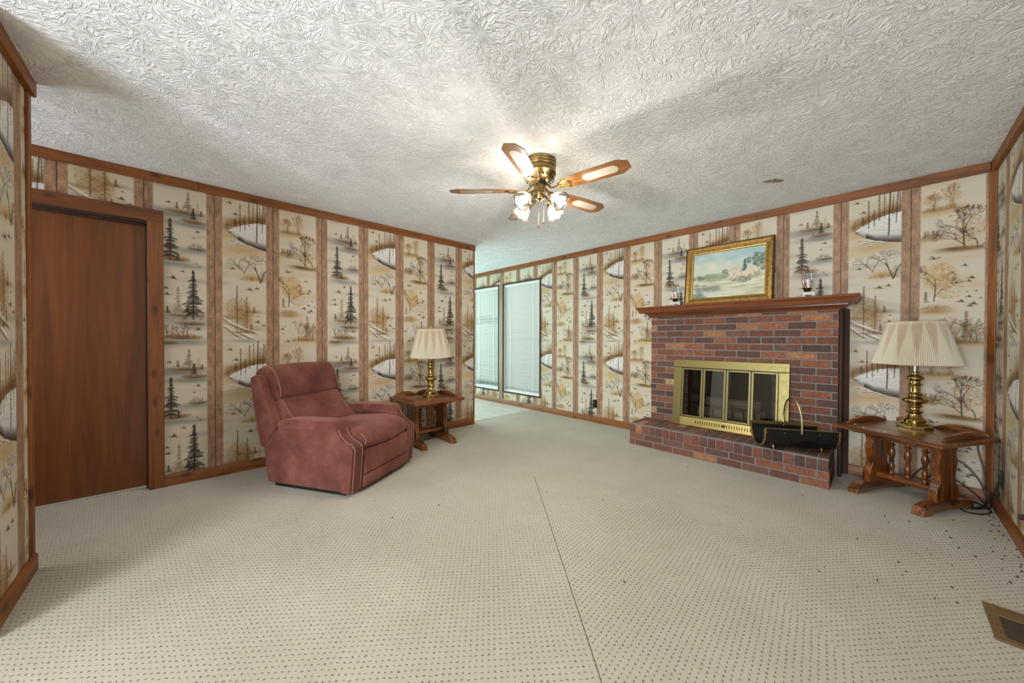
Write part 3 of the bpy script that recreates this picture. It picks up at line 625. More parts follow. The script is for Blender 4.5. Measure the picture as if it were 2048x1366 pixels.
# ---------------------------------------------------------------- door on the left wall
d = empty('door_1', (XA, DOOR_Y, 0)); d['kind'] = 'structure'; tag(d, 'dark brown flat veneer door with knotty pine casing on the left wall')
mb = MB(); mb.box(-.095, -.058, -.90, -.004, .022, DOOR_Z - .03); mb.build('door_leaf', M['door'], d, bevel=.002)
mb = MB(); mb.box(0, .019, 0, .088, 0, DOOR_Z + .0); mb.build('side_casing', M['casing'], d, bevel=.004)
mb = MB(); mb.box(0, .020, -1.0, .088, DOOR_Z, DOOR_Z + .089); mb.build('head_casing', M['casing_y'], d, bevel=.004)
mb = MB(); mb.box(-.11, -.001, -.0005, .03, 0, DOOR_Z); mb.box(-.11, -.001, -.9, .03, DOOR_Z - .018, DOOR_Z); mb.box(-.055, -.035, -.014, 0, 0, DOOR_Z - .018); mb.box(-.055, -.035, -.9, 0, DOOR_Z - .034, DOOR_Z - .018)
mb.build('jamb', M['darkwood'], d)

# ---------------------------------------------------------------- windows with closed blinds on the back wall
for i, (a, b, z0, z1) in enumerate(WIN):
    wn = empty('window_%d' % (i + 1), ((a + b) / 2, YB, z0)); wn['kind'] = 'structure'; hw, hh = (b - a) / 2, z1 - z0
    mb = MB(); t = .024
    mb.box(-hw - t, -hw, -.016, .004, -t, hh + t).box(hw, hw + t, -.016, .004, -t, hh + t).box(-hw, hw, -.016, .004, hh, hh + t).box(-hw, hw, -.016, .004, -t, 0); mb.build('casing', M['darkwood'], wn, bevel=.003)
    mb = MB(); mb.box(-hw, -hw + .03, .06, .14, 0, hh).box(hw - .03, hw, .06, .14, 0, hh).box(-hw, hw, .06, .14, hh - .03, hh).box(-hw, hw, .03, .14, 0, .04).box(-hw, -hw + .006, 0, .06, 0, hh).box(hw - .006, hw, 0, .06, 0, hh).box(-hw, hw, 0, .06, hh - .006, hh).box(-hw, hw, .09, .13, hh * .48, hh * .48 + .045); mb.build('sash', M['white'], wn, bevel=.002)
    mb = MB(); mb.box(-hw + .02, hw - .02, .108, .112, .04, hh - .02); mb.build('pane', M['pane'], wn)
    bot = .055 if i == 0 else .125
    bl = empty('window_blind', ((a + b) / 2, YB + .026, z0), 0, ('white mini blind let down almost to the sill, nearer the fireplace', 'white mini blind with bent slats, cut off by the end of the papered wall')[i], 'blind')
    mb = MB(); mb.box(-hw + .009, hw - .009, -.018, .02, hh - .046, hh - .009); mb.build('headrail', M['white'], bl, bevel=.004)
    mb = MB(); z = hh - .062; k = 0; q = random.Random(3 + i)
    while z > bot + .03:
        th = 1.0 + q.uniform(-.03, .03); dz = 0
        if i == 1 and 22 <= k <= 30: th += q.uniform(-.55, .15); dz = q.uniform(-.004, .004)
        cx, cz = .0125 * math.cos(th), .0125 * math.sin(th); n = MB()
        bow = q.uniform(-.002, .002)
        for x0, x1, e0, e1 in ((-hw + .011, 0, 0, bow), (0, hw - .011, bow, 0)):
            mb.add([(x0, -cx, z + cz + dz + e0), (x1, -cx, z + cz + dz + e1), (x1, -.001, z + .002 + dz + e1), (x0, -.001, z + .002 + dz + e0), (x1, cx, z - cz + dz + e1), (x0, cx, z - cz + dz + e0)], [(0, 1, 2, 3), (3, 2, 4, 5)])
        z -= .0215; k += 1
    mb.build('slats', M['slat'], bl, solid=.0008, flat=True)
    mb = MB(); mb.box(-hw + .011, hw - .011, -.012, .012, bot, bot + .018); mb.build('bottom_rail', plain('grey_blind_rail', srgb(150, 152, 150), .4), bl, bevel=.003)
    for xx in (-hw + .16, hw - .16):
        mb = MB(); mb.box(xx - .004, xx + .004, -.0165, -.0155, bot + .01, hh - .04); mb.build('ladder_tape', M['white'], bl)
# cover strip on the wall between the windows
trim('trim_9', (-4.842, -4.746, YB - .012, YB, BZ, 2.16), wood('grey_weathered_strip', srgb(150, 132, 104), srgb(112, 96, 74), 'z', .5), .002)

# ---------------------------------------------------------------- outlets, stop, register, dirt
def outlet(name, loc, rz, label):
    o = empty(name, loc, rz, label, 'outlet')
    mb = MB(); mb.box(-.035, .035, -.006, 0, -.057, .057); mb.build('cover_plate', plain('black_plastic', srgb(22, 20, 19), .35), o, bevel=.003)
    for z in (-.02, .02):
        mb = MB(); mb.box(-.015, .015, -.008, -.004, z - .014, z + .014); mb.build('socket', plain('dark_socket', srgb(34, 30, 28), .3), o, bevel=.004)
outlet('wall_outlet', (-2.795, YB, .262), 0, 'black electrical outlet low on the papered back wall left of the hearth')
outlet('wall_outlet', (XC, 3.915, .25), PI / 2 * -1, 'black electrical outlet low on the right wall behind the end table')
mb = MB(); mb.lathe([(.0, 0), (.018, 0), (.018, .006), (.014, .012), (.016, .018), (.012, .024), (0, .026)], 16, m=Matrix.Rotation(-PI / 2, 4, 'Y'))
tag(mb.build('door_stop', plain('red_brown_rubber', srgb(66, 30, 22), .6), loc=(XC, 3.338, .20)), 'reddish brown door stop low on the right wall at the picture edge', 'door stop')
g = empty('floor_register', (.297, 2.303, 0), 0, 'brown wooden floor vent with dark slats beside the right baseboard', 'vent')
mb = MB(); W, L, t = .208, .285, .034
for a, b, c, e in ((0, W, 0, t), (0, W, L - .085, L), (0, t, t, L - .085), (W - t, W, t, L - .085)): mb.box(a, b, c, e, .0, .009)
mb.build('frame', wood('dull_oak_vent', srgb(122, 96, 62), srgb(84, 62, 38), 'x', .5), g, bevel=.003)
mb = MB()
for k in range(13): mb.box(t, W - t, t + .004 + k * .012, t + .0085 + k * .012, .002, .007)
mb.build('slat', plain('dark_brown_metal', srgb(96, 80, 68), .45, .5), g)
mb = MB(); mb.box(t - .004, W - t + .004, t - .004, L - .081, .0005, .0015); mb.box(t, W, L - .026, L - .023, .0085, .0094); mb.build('duct', M['matte_black'], g)
q = random.Random(2); mb = MB()
spots = [(-.11, 2.878), (.24, 2.9), (.183, 3.475), (.302, 3.631), (.351, 3.665), (.407, 3.304), (.409, 3.252), (.427, 3.174), (.481, 3.277), (.486, 3.17), (-3.2, 2.169), (-2.5, .998), (-2.957, 1.841)]
spots += [(q.uniform(-.25, .45), q.uniform(2.3, 3.4)) for _ in range(22)] + [(XC - .02 - abs(q.gauss(0, .05)), q.uniform(2.5, 4.0)) for _ in range(40)] + [(q.uniform(-.27, -.1), q.uniform(3.75, 4.1)) for _ in range(14)] + [(q.uniform(-2.2, -.3), q.uniform(.9, 3.4)) for _ in range(10)]
for x, y in spots:
    s = q.uniform(.0018, .0042); a = q.uniform(0, PI); e = q.uniform(1, 2.4)
    ring = [(x + s * e * math.cos(t_) * math.cos(a) - s * math.sin(t_) * math.sin(a) * .6, y + s * e * math.cos(t_) * math.sin(a) + s * math.sin(t_) * math.cos(a) * .6) for t_ in np.linspace(0, 2 * PI, 8)[:-1] + q.uniform(0, 1)]
    mb.prism(ring, .0, .003 + s * .3, 'z')
tag(mb.build('dirt_crumbs', plain('dark_dirt', srgb(40, 33, 26), .95), flat=True), 'dark crumbs of dirt scattered on the carpet towards the right wall', 'dirt', kind='stuff')
# ---------------------------------------------------------------- recliner (u forward, v across, near side at v=0)
def cushion(mb, prof, v0, v1, r=.05, inset=.16, n=6, mid=9, puff=.012):
    """A stuffed pillow: closed side profile swept across, rounded at both ends."""
    P = np.array(catmull(prof, 5, True)); c = P.mean(0); L = v1 - v0; rg = []
    st = [r * (1 - math.cos(PI / 2 * i / n)) for i in range(n)] + list(np.linspace(r, L - r, mid)) + [L - r * (1 - math.cos(PI / 2 * i / n)) for i in range(n - 1, -1, -1)]
    for e in st:
        m = min(e, L - e); s = 1 if m >= r else 1 - inset * (1 - math.sqrt(max(0, 1 - (1 - m / r) ** 2)))
        s += puff * math.sin(PI * e / L) / max(np.ptp(P[:, 1]), .1)
        rg.append([(c[0] + (q[0] - c[0]) * s, v0 + e, c[1] + (q[1] - c[1]) * s) for q in P])
    mb.rings(rg); e = r * .45; s = 1 - inset * (1 - math.sqrt(max(0, 1 - (1 - e / r) ** 2))); Q = [(c[0] + (q[0] - c[0]) * (s + .012), c[1] + (q[1] - c[1]) * (s + .012)) for q in P]
    return Q, v0 + e, v1 - e
ch = empty('recliner_chair', (-2.677, .873, 0), math.radians(30.6), 'mauve velour recliner with plump cushions beside the left end table', 'armchair')
V = M['velour']; PIPE = plain('worn_velour_piping', srgb(136, 90, 80), .85, Sheen__Weight=.3)
outer = [(-.775, .03), (-.79, .10), (-.822, .30), (-.735, .40), (-.645, .485)]
topb = [(-.66, .50), (-.63, .527), (-.55, .542), (-.40, .549), (-.22, .552), (-.155, .548), (-.122, .533), (-.104, .505), (-.092, .468), (-.068, .430), (-.030, .402), (.012, .384), (.034, .366), (.041, .34), (.030, .20), (.016, .03)]
band_in = [(-.062, .03), (-.052, .20), (-.048, .305), (-.075, .335), (-.125, .37), (-.160, .42), (-.176, .462), (-.20, .478), (-.40, .474), (-.60, .463), (-.65, .468)]
for v0, v1, w0, w1 in ((.010, .106, -.006, .122), (.714, .810, .698, .826)):
    arm = MB(); arm.prism(outer + [(-.60, .50), (-.22, .51), (-.13, .49), (-.10, .42), (-.04, .37), (.012, .35), (.01, .20), (-.004, .03)], v0, v1, 'y')
    a = arm.build('arm_panel', V, ch, bevel=.012, seg=3, ang=50)
    mb = MB(); mb.prism(catmull(topb[:-2], 4) + topb[-2:] + band_in, w0, w1, 'y'); mb.build('arm_pad', V, a, bevel=.026, seg=4, ang=50)
    for vv in (w0 + .024, w1 - .024):
        MB().tube([(u + .003, vv, z) for u, z in catmull([(-.098, .49), (-.09, .462), (-.064, .43), (-.028, .404), (.012, .386), (.036, .364), (.0425, .335), (.032, .20), (.018, .035)], 4)], .0042, 6).build('piping', PIPE, a)
# back shell with its two forward wings
wing = [(-.975, .83), (-.968, .855), (-.935, .868), (-.895, .866), (-.868, .842), (-.800, .665), (-.718, .465), (-.705, .42), (-.815, .295), (-.868, .295), (-.915, .50), (-.94, .62)]
bk = MB(); bk.prism([(-.985, .835), (-.975, .86), (-.93, .875), (-.90, .86), (-.86, .70), (-.80, .45), (-.80, .30), (-.87, .285), (-.93, .55)], .10, .72, 'y')
b = bk.build('backrest', V, ch, bevel=.02, seg=3, ang=40)
for v0, v1 in ((.012, .112), (.708, .808)):
    mb = MB(); mb.prism(wing, v0, v1, 'y'); mb.build('side_wing', V, b, bevel=.024, seg=4, ang=35)
mb = MB(); hq = cushion(mb, [(-1.0, .80), (-1.012, .87), (-.965, .92), (-.89, .938), (-.825, .905), (-.775, .82), (-.748, .72), (-.765, .678), (-.80, .672), (-.88, .70), (-.94, .74)], .088, .735, .035, .10, puff=.02)
hd = mb.build('headrest_cushion', V, ch)
hp = catmull([(-.962, .905), (-.89, .922), (-.832, .892), (-.785, .815), (-.758, .722), (-.775, .688)], 5)
for vv in hq[1:]: MB().tube([(u, vv, z) for u, z in hq[0] if u > -.93 and z > .675], .0052, 7).build('piping', PIPE, hd)
mb = MB(); lq = cushion(mb, [(-.84, .60), (-.83, .655), (-.775, .672), (-.735, .645), (-.665, .56), (-.575, .475), (-.50, .40), (-.50, .36), (-.60, .36), (-.74, .42)], .098, .716, .035, .10, puff=.02)
lb = mb.build('lumbar_cushion', V, ch)
lp = catmull([(-.80, .658), (-.768, .662), (-.728, .632), (-.660, .548), (-.575, .462)], 5)
for vv in lq[1:]: MB().tube([(u, vv, z) for u, z in lq[0] if z > .42 and u + z * .9 > -.22], .0052, 7).build('piping', PIPE, lb)
mb = MB(); cushion(mb, [(-.60, .40), (-.58, .43), (-.42, .452), (-.20, .468), (-.06, .458), (.012, .432), (.042, .392), (.030, .345), (-.02, .325), (-.30, .325), (-.58, .33)], .112, .712, .05, .12, puff=.016)
sc_ = mb.build('seat_cushion', V, ch)
mb = MB(); mb.tube([(.0455, v, .388) for v in np.linspace(.15, .675, 14)], .0048, 6); mb.build('piping', PIPE, sc_); mb = MB(); mb.tube([(.028, .136, .345), (.042, .137, .37), (.045, .14, .39), (.03, .137, .42), (.0, .137, .44)], .0045, 6); mb.build('piping', PIPE, sc_)
mb = MB(); mb.prism(catmull([(.02, .136), (.048, .142), (.054, .20), (.048, .285), (.028, .318), (-.03, .322)], 4) + [(-.05, .31), (-.05, .136)], .122, .702, 'y')
ft = mb.build('footrest', V, ch, bevel=.022, seg=4, ang=45)
mb = MB(); mb.prism([(-.05, .138), (.022, .138), (.046, .128), (.050, .09), (.044, .045), (.026, .030), (-.05, .030)], .122, .702, 'y'); mb.build('footrest_flap', V, ft, bevel=.016, seg=3, ang=45)
mb = MB(); mb.box(-.77, -.045, .105, .715, .004, .31); mb.box(-.835, -.77, .07, .75, .03, .30); mb.box(-.72, -.05, .03, .79, .002, .032)
for u in (-.70, -.09):
    for vv in (.06, .76): mb.lathe([(.0, 0), (.02, 0), (.02, .03), (0, .03)], 12, (u, vv, 0))
mb.build('base_frame', M['matte_black'], ch)

# ---------------------------------------------------------------- end tables (x along the front, y towards the back)
def make_table(name):
    t = empty(name, (0, 0, 0)); TX_, TY, TZ = M['table_x'], M['table_y'], M['table_z']; Ls, Dp, top = .612, .608, .508
    mb = MB()
    for k in range(4): mb.box(0, Ls, k * Dp / 4 + (.0004 if k else 0), (k + 1) * Dp / 4, top - .030, top)
    mb.build('tabletop', TX_, t, bevel=.004, seg=2)
    def hump(a, b, h, n=10): return [(a + (b - a) * i / n, h * (.18 + .82 * math.sin(PI * min(1, max(0, i / n))) ** .8)) for i in range(n + 1)]
    mb = MB(); pr = [(.04, 0)] + hump(.04, .30, .05) + hump(.31, .575, .05) + [(.575, 0)]
    mb.prism([(x, top + z) for x, z in pr], Dp - .045, Dp - .025, 'y'); mb.build('back_gallery_rail', TX_, t, bevel=.004, seg=2, ang=60)
    for x in (.032, Ls - .052):
        mb = MB(); mb.prism([(.10, top)] + [(y, top + z) for y, z in hump(.10, .52, .05)] + [(.52, top)], x, x + .02, 'x'); mb.build('side_gallery_rail', TY, t, bevel=.004, seg=2, ang=60)
    c = .285
    half = catmull([(.112, .072), (.115, .12), (.108, .155), (.085, .195), (.078, .245), (.092, .30), (.098, .345), (.084, .385), (.092, .42), (.118, .455)], 4)
    for x in (.125, .488):
        mb = MB(); mb.prism([(c + y, z) for y, z in half] + [(c - y, z) for y, z in half[::-1]], x - .023, x + .023, 'x'); lg = mb.build('trestle_leg', TZ, t, bevel=.007, seg=2, ang=55)
        mb = MB(); mb.prism([(.018, 0), (.105, 0), (.135, .014), (c, .02), (2 * c - .135, .014), (2 * c - .105, 0), (2 * c - .018, 0), (2 * c - .045, .058), (2 * c - .13, .074), (c, .078), (.13, .074), (.045, .058)], x - .032, x + .032, 'x'); mb.build('foot', TY, lg, bevel=.006, seg=2, ang=30)
        mb = MB(); mb.box(x - .045, x + .045, c - .20, c + .20, .454, .479); mb.build('cleat', M['darkwood'], lg, bevel=.003)
    mb = MB(); mb.box(.146, .467, c - .016, c + .016, .398, .438); mb.build('upper_rail', TX_, t, bevel=.004)
    mb = MB(); mb.box(.146, .467, c - .045, c + .045, .118, .150); mb.build('stretcher', TX_, t, bevel=.004)
    sp = [(.0, 0), (.013, 0), (.015, .006), (.015, .018), (.009, .026), (.013, .036), (.016, .05), (.017, .07), (.012, .085), (.009, .092), (.015, .098), (.015, .106), (.009, .112), (.013, .125), (.019, .15), (.020, .17), (.015, .195), (.009, .208), (.017, .218), (.019, .228), (.012, .236), (.01, .248), (0, .248)]
    for x in (.215, .306, .397):
        mb = MB(); mb.lathe(sp, 14, (x, c, .150), cap=False); mb.build('spindle', TZ, t)
    return t
t1 = make_table('end_table'); t1.location = (-3.262, 1.713, 0); t1.rotation_euler = (0, 0, PI / 2 + .002)
tag(t1, 'varnished pine trestle end table against the left wall beside the recliner', 'side table', 'pine end tables with spindles')
t2 = copy_tree(t1); t2.location = (-.294, 3.770, 0); t2.rotation_euler = (0, 0, math.radians(-28.7))
tag(t2, 'varnished pine trestle end table set askew in the right corner by the hearth', 'side table', 'pine end tables with spindles')
for x, y in ((.08, .12), (.17, .06), (.27, .04), (.30, .05)): MB().lathe([(.0, 0), (.008, 0), (.008, .0012), (0, .0014)], 9, (x, y, .508)).build('paint_fleck', M['white'], t2)

# ---------------------------------------------------------------- brass table lamps
def make_lamp():
    t = empty('table_lamp', (0, 0, 0))
    mb = MB(); mb.lathe([(.0, 0), (.098, 0), (.098, .020), (.084, .030), (.0, .030)], 8, rot=PI / 8); bs = mb.build('base', M['brass_lamp'], t, bevel=.003)
    pr = [(.078, .028), (.080, .036), (.074, .040), (.058, .046), (.062, .056), (.055, .066), (.044, .078), (.036, .092), (.033, .104), (.036, .110), (.046, .118), (.046, .124), (.034, .130), (.028, .140), (.028, .152), (.040, .158), (.042, .166), (.032, .172), (.036, .178), (.052, .186), (.066, .196), (.070, .206), (.064, .218), (.048, .228), (.036, .236), (.034, .244), (.044, .250), (.044, .256), (.032, .262), (.029, .272), (.029, .308), (.031, .314), (.040, .320), (.040, .326), (.030, .332), (.028, .345), (.030, .352), (.042, .362), (.046, .372), (.042, .382), (.030, .390), (.022, .396), (.020, .412), (.016, .420), (.0, .421)]
    mb = MB(); mb.lathe(catmull(pr, 2), 40, cap=False); mb.build('column', M['brass_lamp'], t)
    mb = MB(); mb.lathe([(.0, .418), (.009, .418), (.009, .52), (.0, .52)], 14); mb.lathe([(0, .52), (.017, .52), (.017, .58), (0, .58)], 16); mb.build('stem', M['steel'], t)
    mb = MB(); mb.lathe([(.0, .58), (.013, .58), (.016, .60), (.028, .635), (.030, .655), (.022, .68), (0, .69)], 18); mb.build('bulb', M['white'], t)
    n = 2 * 132; mb = MB(); rg = []; cl = []
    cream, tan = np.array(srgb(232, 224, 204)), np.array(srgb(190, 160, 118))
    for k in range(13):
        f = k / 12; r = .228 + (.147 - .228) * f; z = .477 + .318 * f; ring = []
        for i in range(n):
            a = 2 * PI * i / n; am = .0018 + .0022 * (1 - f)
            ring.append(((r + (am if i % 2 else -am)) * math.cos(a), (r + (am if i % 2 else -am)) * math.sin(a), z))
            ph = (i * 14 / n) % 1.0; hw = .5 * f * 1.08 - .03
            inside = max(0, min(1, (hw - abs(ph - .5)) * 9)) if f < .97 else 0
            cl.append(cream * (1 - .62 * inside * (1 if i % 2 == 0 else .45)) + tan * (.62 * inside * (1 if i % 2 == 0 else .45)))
        rg.append(ring)
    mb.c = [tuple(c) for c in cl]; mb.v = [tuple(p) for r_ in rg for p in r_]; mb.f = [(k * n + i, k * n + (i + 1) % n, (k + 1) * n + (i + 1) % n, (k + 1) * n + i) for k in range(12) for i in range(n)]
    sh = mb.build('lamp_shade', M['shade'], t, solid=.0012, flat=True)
    tb = plain('tan_shade_binding', srgb(186, 158, 112), .7)
    for r, z in ((.147, .795), (.228, .477)): MB().tube([(r * math.cos(a), r * math.sin(a), z) for a in np.linspace(0, 2 * PI, 49)[:-1]], .0028, 6, True).build('rim_trim', tb, sh)
    mb = MB()
    for k in range(3):
        a = 2 * PI * k / 3 + .4; mb.tube([(0, 0, .79), (.146 * math.cos(a), .146 * math.sin(a), .793)], .002, 6)
    mb.tube([(.022 * math.cos(a) , 0, .69 + .05 * math.sin(a) ) if False else (.034 * math.cos(a), 0, .685 + .105 * math.sin(a)) for a in np.linspace(-.6, PI + .6, 24)], .0016, 6); mb.build('harp', M['steel'], t)
    mb = MB(); mb.lathe([(0, .79), (.008, .79), (.006, .80), (.0, .803)], 12); mb.tube([(.009 * math.cos(a), 0, .815 + .011 * math.sin(a)) for a in np.linspace(0, 2 * PI, 17)[:-1]], .0018, 6, True); mb.build('finial', M['brass_lamp'], t)
    return t
l1 = make_lamp(); l1.location = (-3.575, 2.075, .5085); l1.rotation_euler = (0, 0, .3)
tag(l1, 'brass table lamp with crooked pleated cream shade by the left wall', 'lamp', 'brass lamps with pleated shades')
l2 = copy_tree(l1); l2.location = (.146, 4.022, .5085); l2.rotation_euler = (0, 0, .9)
tag(l2, 'brass table lamp with pleated white shade in the right corner', 'lamp', 'brass lamps with pleated shades')
for o in kids(l1):
    if o.name.startswith('lamp_shade'): o.rotation_euler = (.06, .035, 0); o.location = (0, .018, -.018)

# ---------------------------------------------------------------- power cords behind the right table
def cord(name, pts, r, label):
    mb = MB(); mb.tube(catmull(pts, 8), r, 6); return tag(mb.build(name, M['rubber']), label, 'cord')
cord('power_cord', [(.20, 4.115, .513), (.26, 4.13, .514), (.33, 4.10, .514), (.40, 4.10, .516), (.455, 4.08, .525), (.462, 4.135, .50), (.45, 4.15, .40), (.475, 4.13, .25), (.49, 4.09, .12), (.48, 4.04, .03), (.40, 3.97, .006), (.33, 4.02, .006), (.36, 4.10, .01), (.44, 4.12, .012), (.485, 4.02, .012), (.49, 3.94, .12), (.51, 3.918, .225)], .0038, 'dark lamp cord falling behind the tabletop to the coil in the right corner')
cord('extension_cord', [(.10, 4.16, .01), (.18, 4.17, .16), (.28, 4.17, .28), (.38, 4.16, .27), (.46, 4.14, .16), (.485, 4.10, .04), (.44, 4.02, .006), (.36, 3.93, .006), (.375, 3.86, .006), (.44, 3.88, .006), (.49, 3.98, .008), (.46, 4.08, .012), (.38, 4.10, .014), (.34, 4.00, .014), (.40, 3.93, .014), (.47, 4.0, .02), (.47, 4.10, .03), (.40, 4.15, .10), (.28, 4.16, .17), (.20, 4.17, .08), (.12, 4.18, .01)], .0042, 'brown extension cord looped and coiled on the carpet under the right end table')

# ---------------------------------------------------------------- brick fireplace
BY, HX0, HX1, HY, HZ = 4.060, -1.966, -.297, 3.652, .240
CX0, CX1, CZ1 = -1.914, -.280, 1.440
fp = empty('brick_fireplace', ((CX0 + CX1) / 2, YB, 0), 0, 'red brown brick fireplace with raised hearth on the back wall', 'fireplace'); OX = (CX0 + CX1) / 2
BC = [srgb(*c) for c in ((132, 80, 68), (140, 84, 68), (120, 76, 68), (108, 72, 68), (148, 90, 70), (166, 104, 76), (114, 76, 70), (98, 68, 66), (138, 76, 62), (124, 86, 76), (158, 94, 68), (190, 132, 96), (84, 64, 64), (206, 168, 128))]
BW = [9, 9, 9, 9, 8, 8, 8, 7, 7, 8, 7, 5, 5, 2.6]
q = random.Random(21)
def bcol():
    c = q.choices(BC, BW)[0]; k = q.uniform(.86, 1.14); k *= .80; return (c[0] * k * 1.0, c[1] * k, c[2] * k * .9)
def bricks(mb, x0, x1, z0, n, y0, y1, phase, ch=.0682, bl=.2032, j=.0115, skip=None):
    for k in range(n):
        z = z0 + k * ch; off = (bl / 2 if (k + phase) % 2 else 0) + .03
        x = x0 - off
        while x < x1 - .004:
            a, b = max(x, x0), min(x + bl - j, x1)
            if b - a > .018:
                segs = [(a, b)]
                if skip and z + ch > skip[2] - .002 and z < skip[3] - .01:
                    segs = [s_ for s_ in ((a, min(b, skip[0])), (max(a, skip[1]), b)) if s_[1] - s_[0] > .015]
                for a_, b_ in segs:
                    mb.col = bcol(); d = q.uniform(-.0015, .0015); mb.box(a_ - OX, b_ - OX, y0 - YB + d, y1 - YB, z + j / 2, z + ch - j / 2)
            x += bl
bm = MB(); bricks(bm, CX0, CX1, HZ - .002, 18, BY, BY + .05, 0, skip=FBX); bm.v = [p for p in bm.v]
bm.build('chimney_breast', M['brick'], fp, bevel=.003, seg=1)
mo = MB(); y0, y1 = BY + .0035 - YB, -.0005
mo.box(CX0 + .004 - OX, FBX[0] - OX, y0, y1, .0, CZ1).box(FBX[1] - OX, CX1 - .004 - OX, y0, y1, 0, CZ1).box(FBX[0] - OX, FBX[1] - OX, y0, y1, FBX[3], CZ1).box(FBX[0] - OX, FBX[1] - OX, y0, y1, 0, HZ - .004)
mo.box(HX0 + .005 - OX, HX1 - .005 - OX, HY + .0035 - YB, y0, 0, HZ - .003)
mo.build('mortar', M['mortar'], fp)
hm = MB(); bricks(hm, HX0, HX1, .0, 2, HY, HY + .05, 1)
for k in range(2):                                                    # side faces of the hearth
    y = HY + .055
    while y < BY + .12:
        e = min(y + .194, YB - .002); hm.col = bcol(); hm.box(HX1 - .06 - OX, HX1 - OX, y - YB, e - YB, k * .0682 + .005, k * .0682 + .0635); hm.col = bcol(); hm.box(HX0 - OX, HX0 + .06 - OX, y - YB, e - YB, k * .0682 + .005, k * .0682 + .0635); y += .2032
    
pit = .0714; nrow = int(round((HX1 - HX0) / pit)); pit = (HX1 - HX0) / nrow
for k in range(nrow):                                                 # soldier course along the front edge, then two rows behind it
    x = HX0 + k * pit; pr = [(HY - .004, .139), (HY - .004, .205), (HY + .004, .225), (HY + .022, HZ - .002), (HY + .196, HZ), (HY + .196, .139)]
    hm.col = bcol(); hm.prism([(y - YB, z + q.uniform(-.001, .001)) for y, z in pr], x + .0045 - OX, x + pit - .0045 - OX, 'x')
    hm.col = bcol(); hm.box(x + .0045 - OX, x + pit - .0045 - OX, HY + .206 - YB, min(HY + .40, BY + .01) - YB, .14, HZ + q.uniform(-.001, .001))
    for xx in ((HX0, -1.914) if k < 1 else ((-.28, HX1) if k == nrow - 1 else ())): pass
hm.build('hearth', M['brick'], fp, bevel=.004, seg=2)
fb = MB(); x0, x1, z0, z1 = FBX[0] - OX, FBX[1] - OX, FBX[2] - .006, FBX[3]; yb = .36
fb.box(x0 - .03, x0, -.15, yb, z0, z1).box(x1, x1 + .03, -.15, yb, z0, z1).box(x0 - .03, x1 + .03, yb, yb + .03, z0, z1).box(x0, x1, -.15, yb, z1, z1 + .03).box(x0, x1, -.15, yb, z0 - .03, z0)
sm = Mat('sooty_firebrick'); gg = sm.coord(); bt = sm.n('ShaderNodeTexBrick', Vector=sm.coord('Object', (1, 1, 1), (PI / 2, 0, 0)), Color1=srgb(58, 54, 50), Color2=srgb(40, 38, 36), Mortar=srgb(24, 23, 22), Scale=1.0, Brick__Width=.22, Row__Height=.075, Mortar__Size=.006)
sm.p(Base__Color=sm.mix(sm.noise(gg, 12, 4), bt.outputs[0], srgb(14, 13, 13)), Roughness=.95)
fb.build('firebox', sm.m, fp)
mb = MB(); mb.prism([(YB - .004 - YB, 0), (-.052, 0), (-.052, .004), (0, .004)], 0, 0.001, 'x') if False else None
mb = MB(); mb.box(CX1 + .001, CX1 + .020, YB - .15, YB, 0, CZ1 - .006); mb.box(CX1 + .020, CX1 + .058, YB - .022, YB, 0, CZ1 - .006); struct(mb, 'trim_10', M['darkwood'], bevel=.003)

# mantel shelf
ms = empty('mantel_shelf', (OX, YB, 0), 0, 'reddish brown moulded wooden mantel shelf above the bricks', 'mantel')
MX0, MX1, MY, MZ = -2.030, -.146, 3.900, 1.538
mb = MB(); pr = [(0, MZ), (MY - YB + .004, MZ), (MY - YB, MZ - .006), (MY - YB + .003, MZ - .016), (MY - YB + .016, MZ - .030), (MY - YB + .022, MZ - .042), (MY - YB + .030, MZ - .046), (MY - YB + .030, MZ - .066), (0, MZ - .066)]
rgs = []
def mitred(mb, prof, x0, x1):                                         # moulding returned on both ends
    n = len(prof); d0 = min(y for y, z in prof)
    mb.rings([[(x0 + (y - d0), y, z) for y, z in prof], [(x1 - (y - d0), y, z) for y, z in prof]]); return mb
rgs = [(x, s) for x, s in ()]
def returned(mb, prof, x0, x1):
    """front profile (y<0 outward) plus mitred end returns back to the wall"""
    d0 = min(y for y, z in prof); P = [p for p in prof if p[0] < -1e-6]
    path = []
    a = [(x0 + (y - d0), 0.0, z) for y, z in P]; b = [(x0 + (y - d0), y, z) for y, z in P]; c = [(x1 - (y - d0), y, z) for y, z in P]; e = [(x1 - (y - d0), 0.0, z) for y, z in P]
    return mb.rings([a, b, c, e])
returned(mb, pr, MX0 - OX, MX1 - OX); mb.box(MX0 + .034 - OX, MX1 - .034 - OX, MY + .033 - YB, 0, MZ - .0655, MZ - .0005); mb.build('shelf', M['mantel'], ms, ang=25)
mb = MB(); z = MZ - .066; w_ = BY - YB; pr2 = [(-.001, z), (w_ - .058, z), (w_ - .058, z - .010), (w_ - .040, z - .016), (w_ - .026, z - .030), (w_ - .022, z - .038), (w_ - .008, z - .042), (w_ - .006, z - .05), (-.001, z - .05)]
returned(mb, pr2, CX0 - .058 - OX, CX1 + .058 - OX); mb.box(CX0 + .002 - OX, CX1 - .002 - OX, w_ - .004, 0, z - .049, z - .0005); mb.build('bed_moulding', M['mantel'], ms, ang=25)

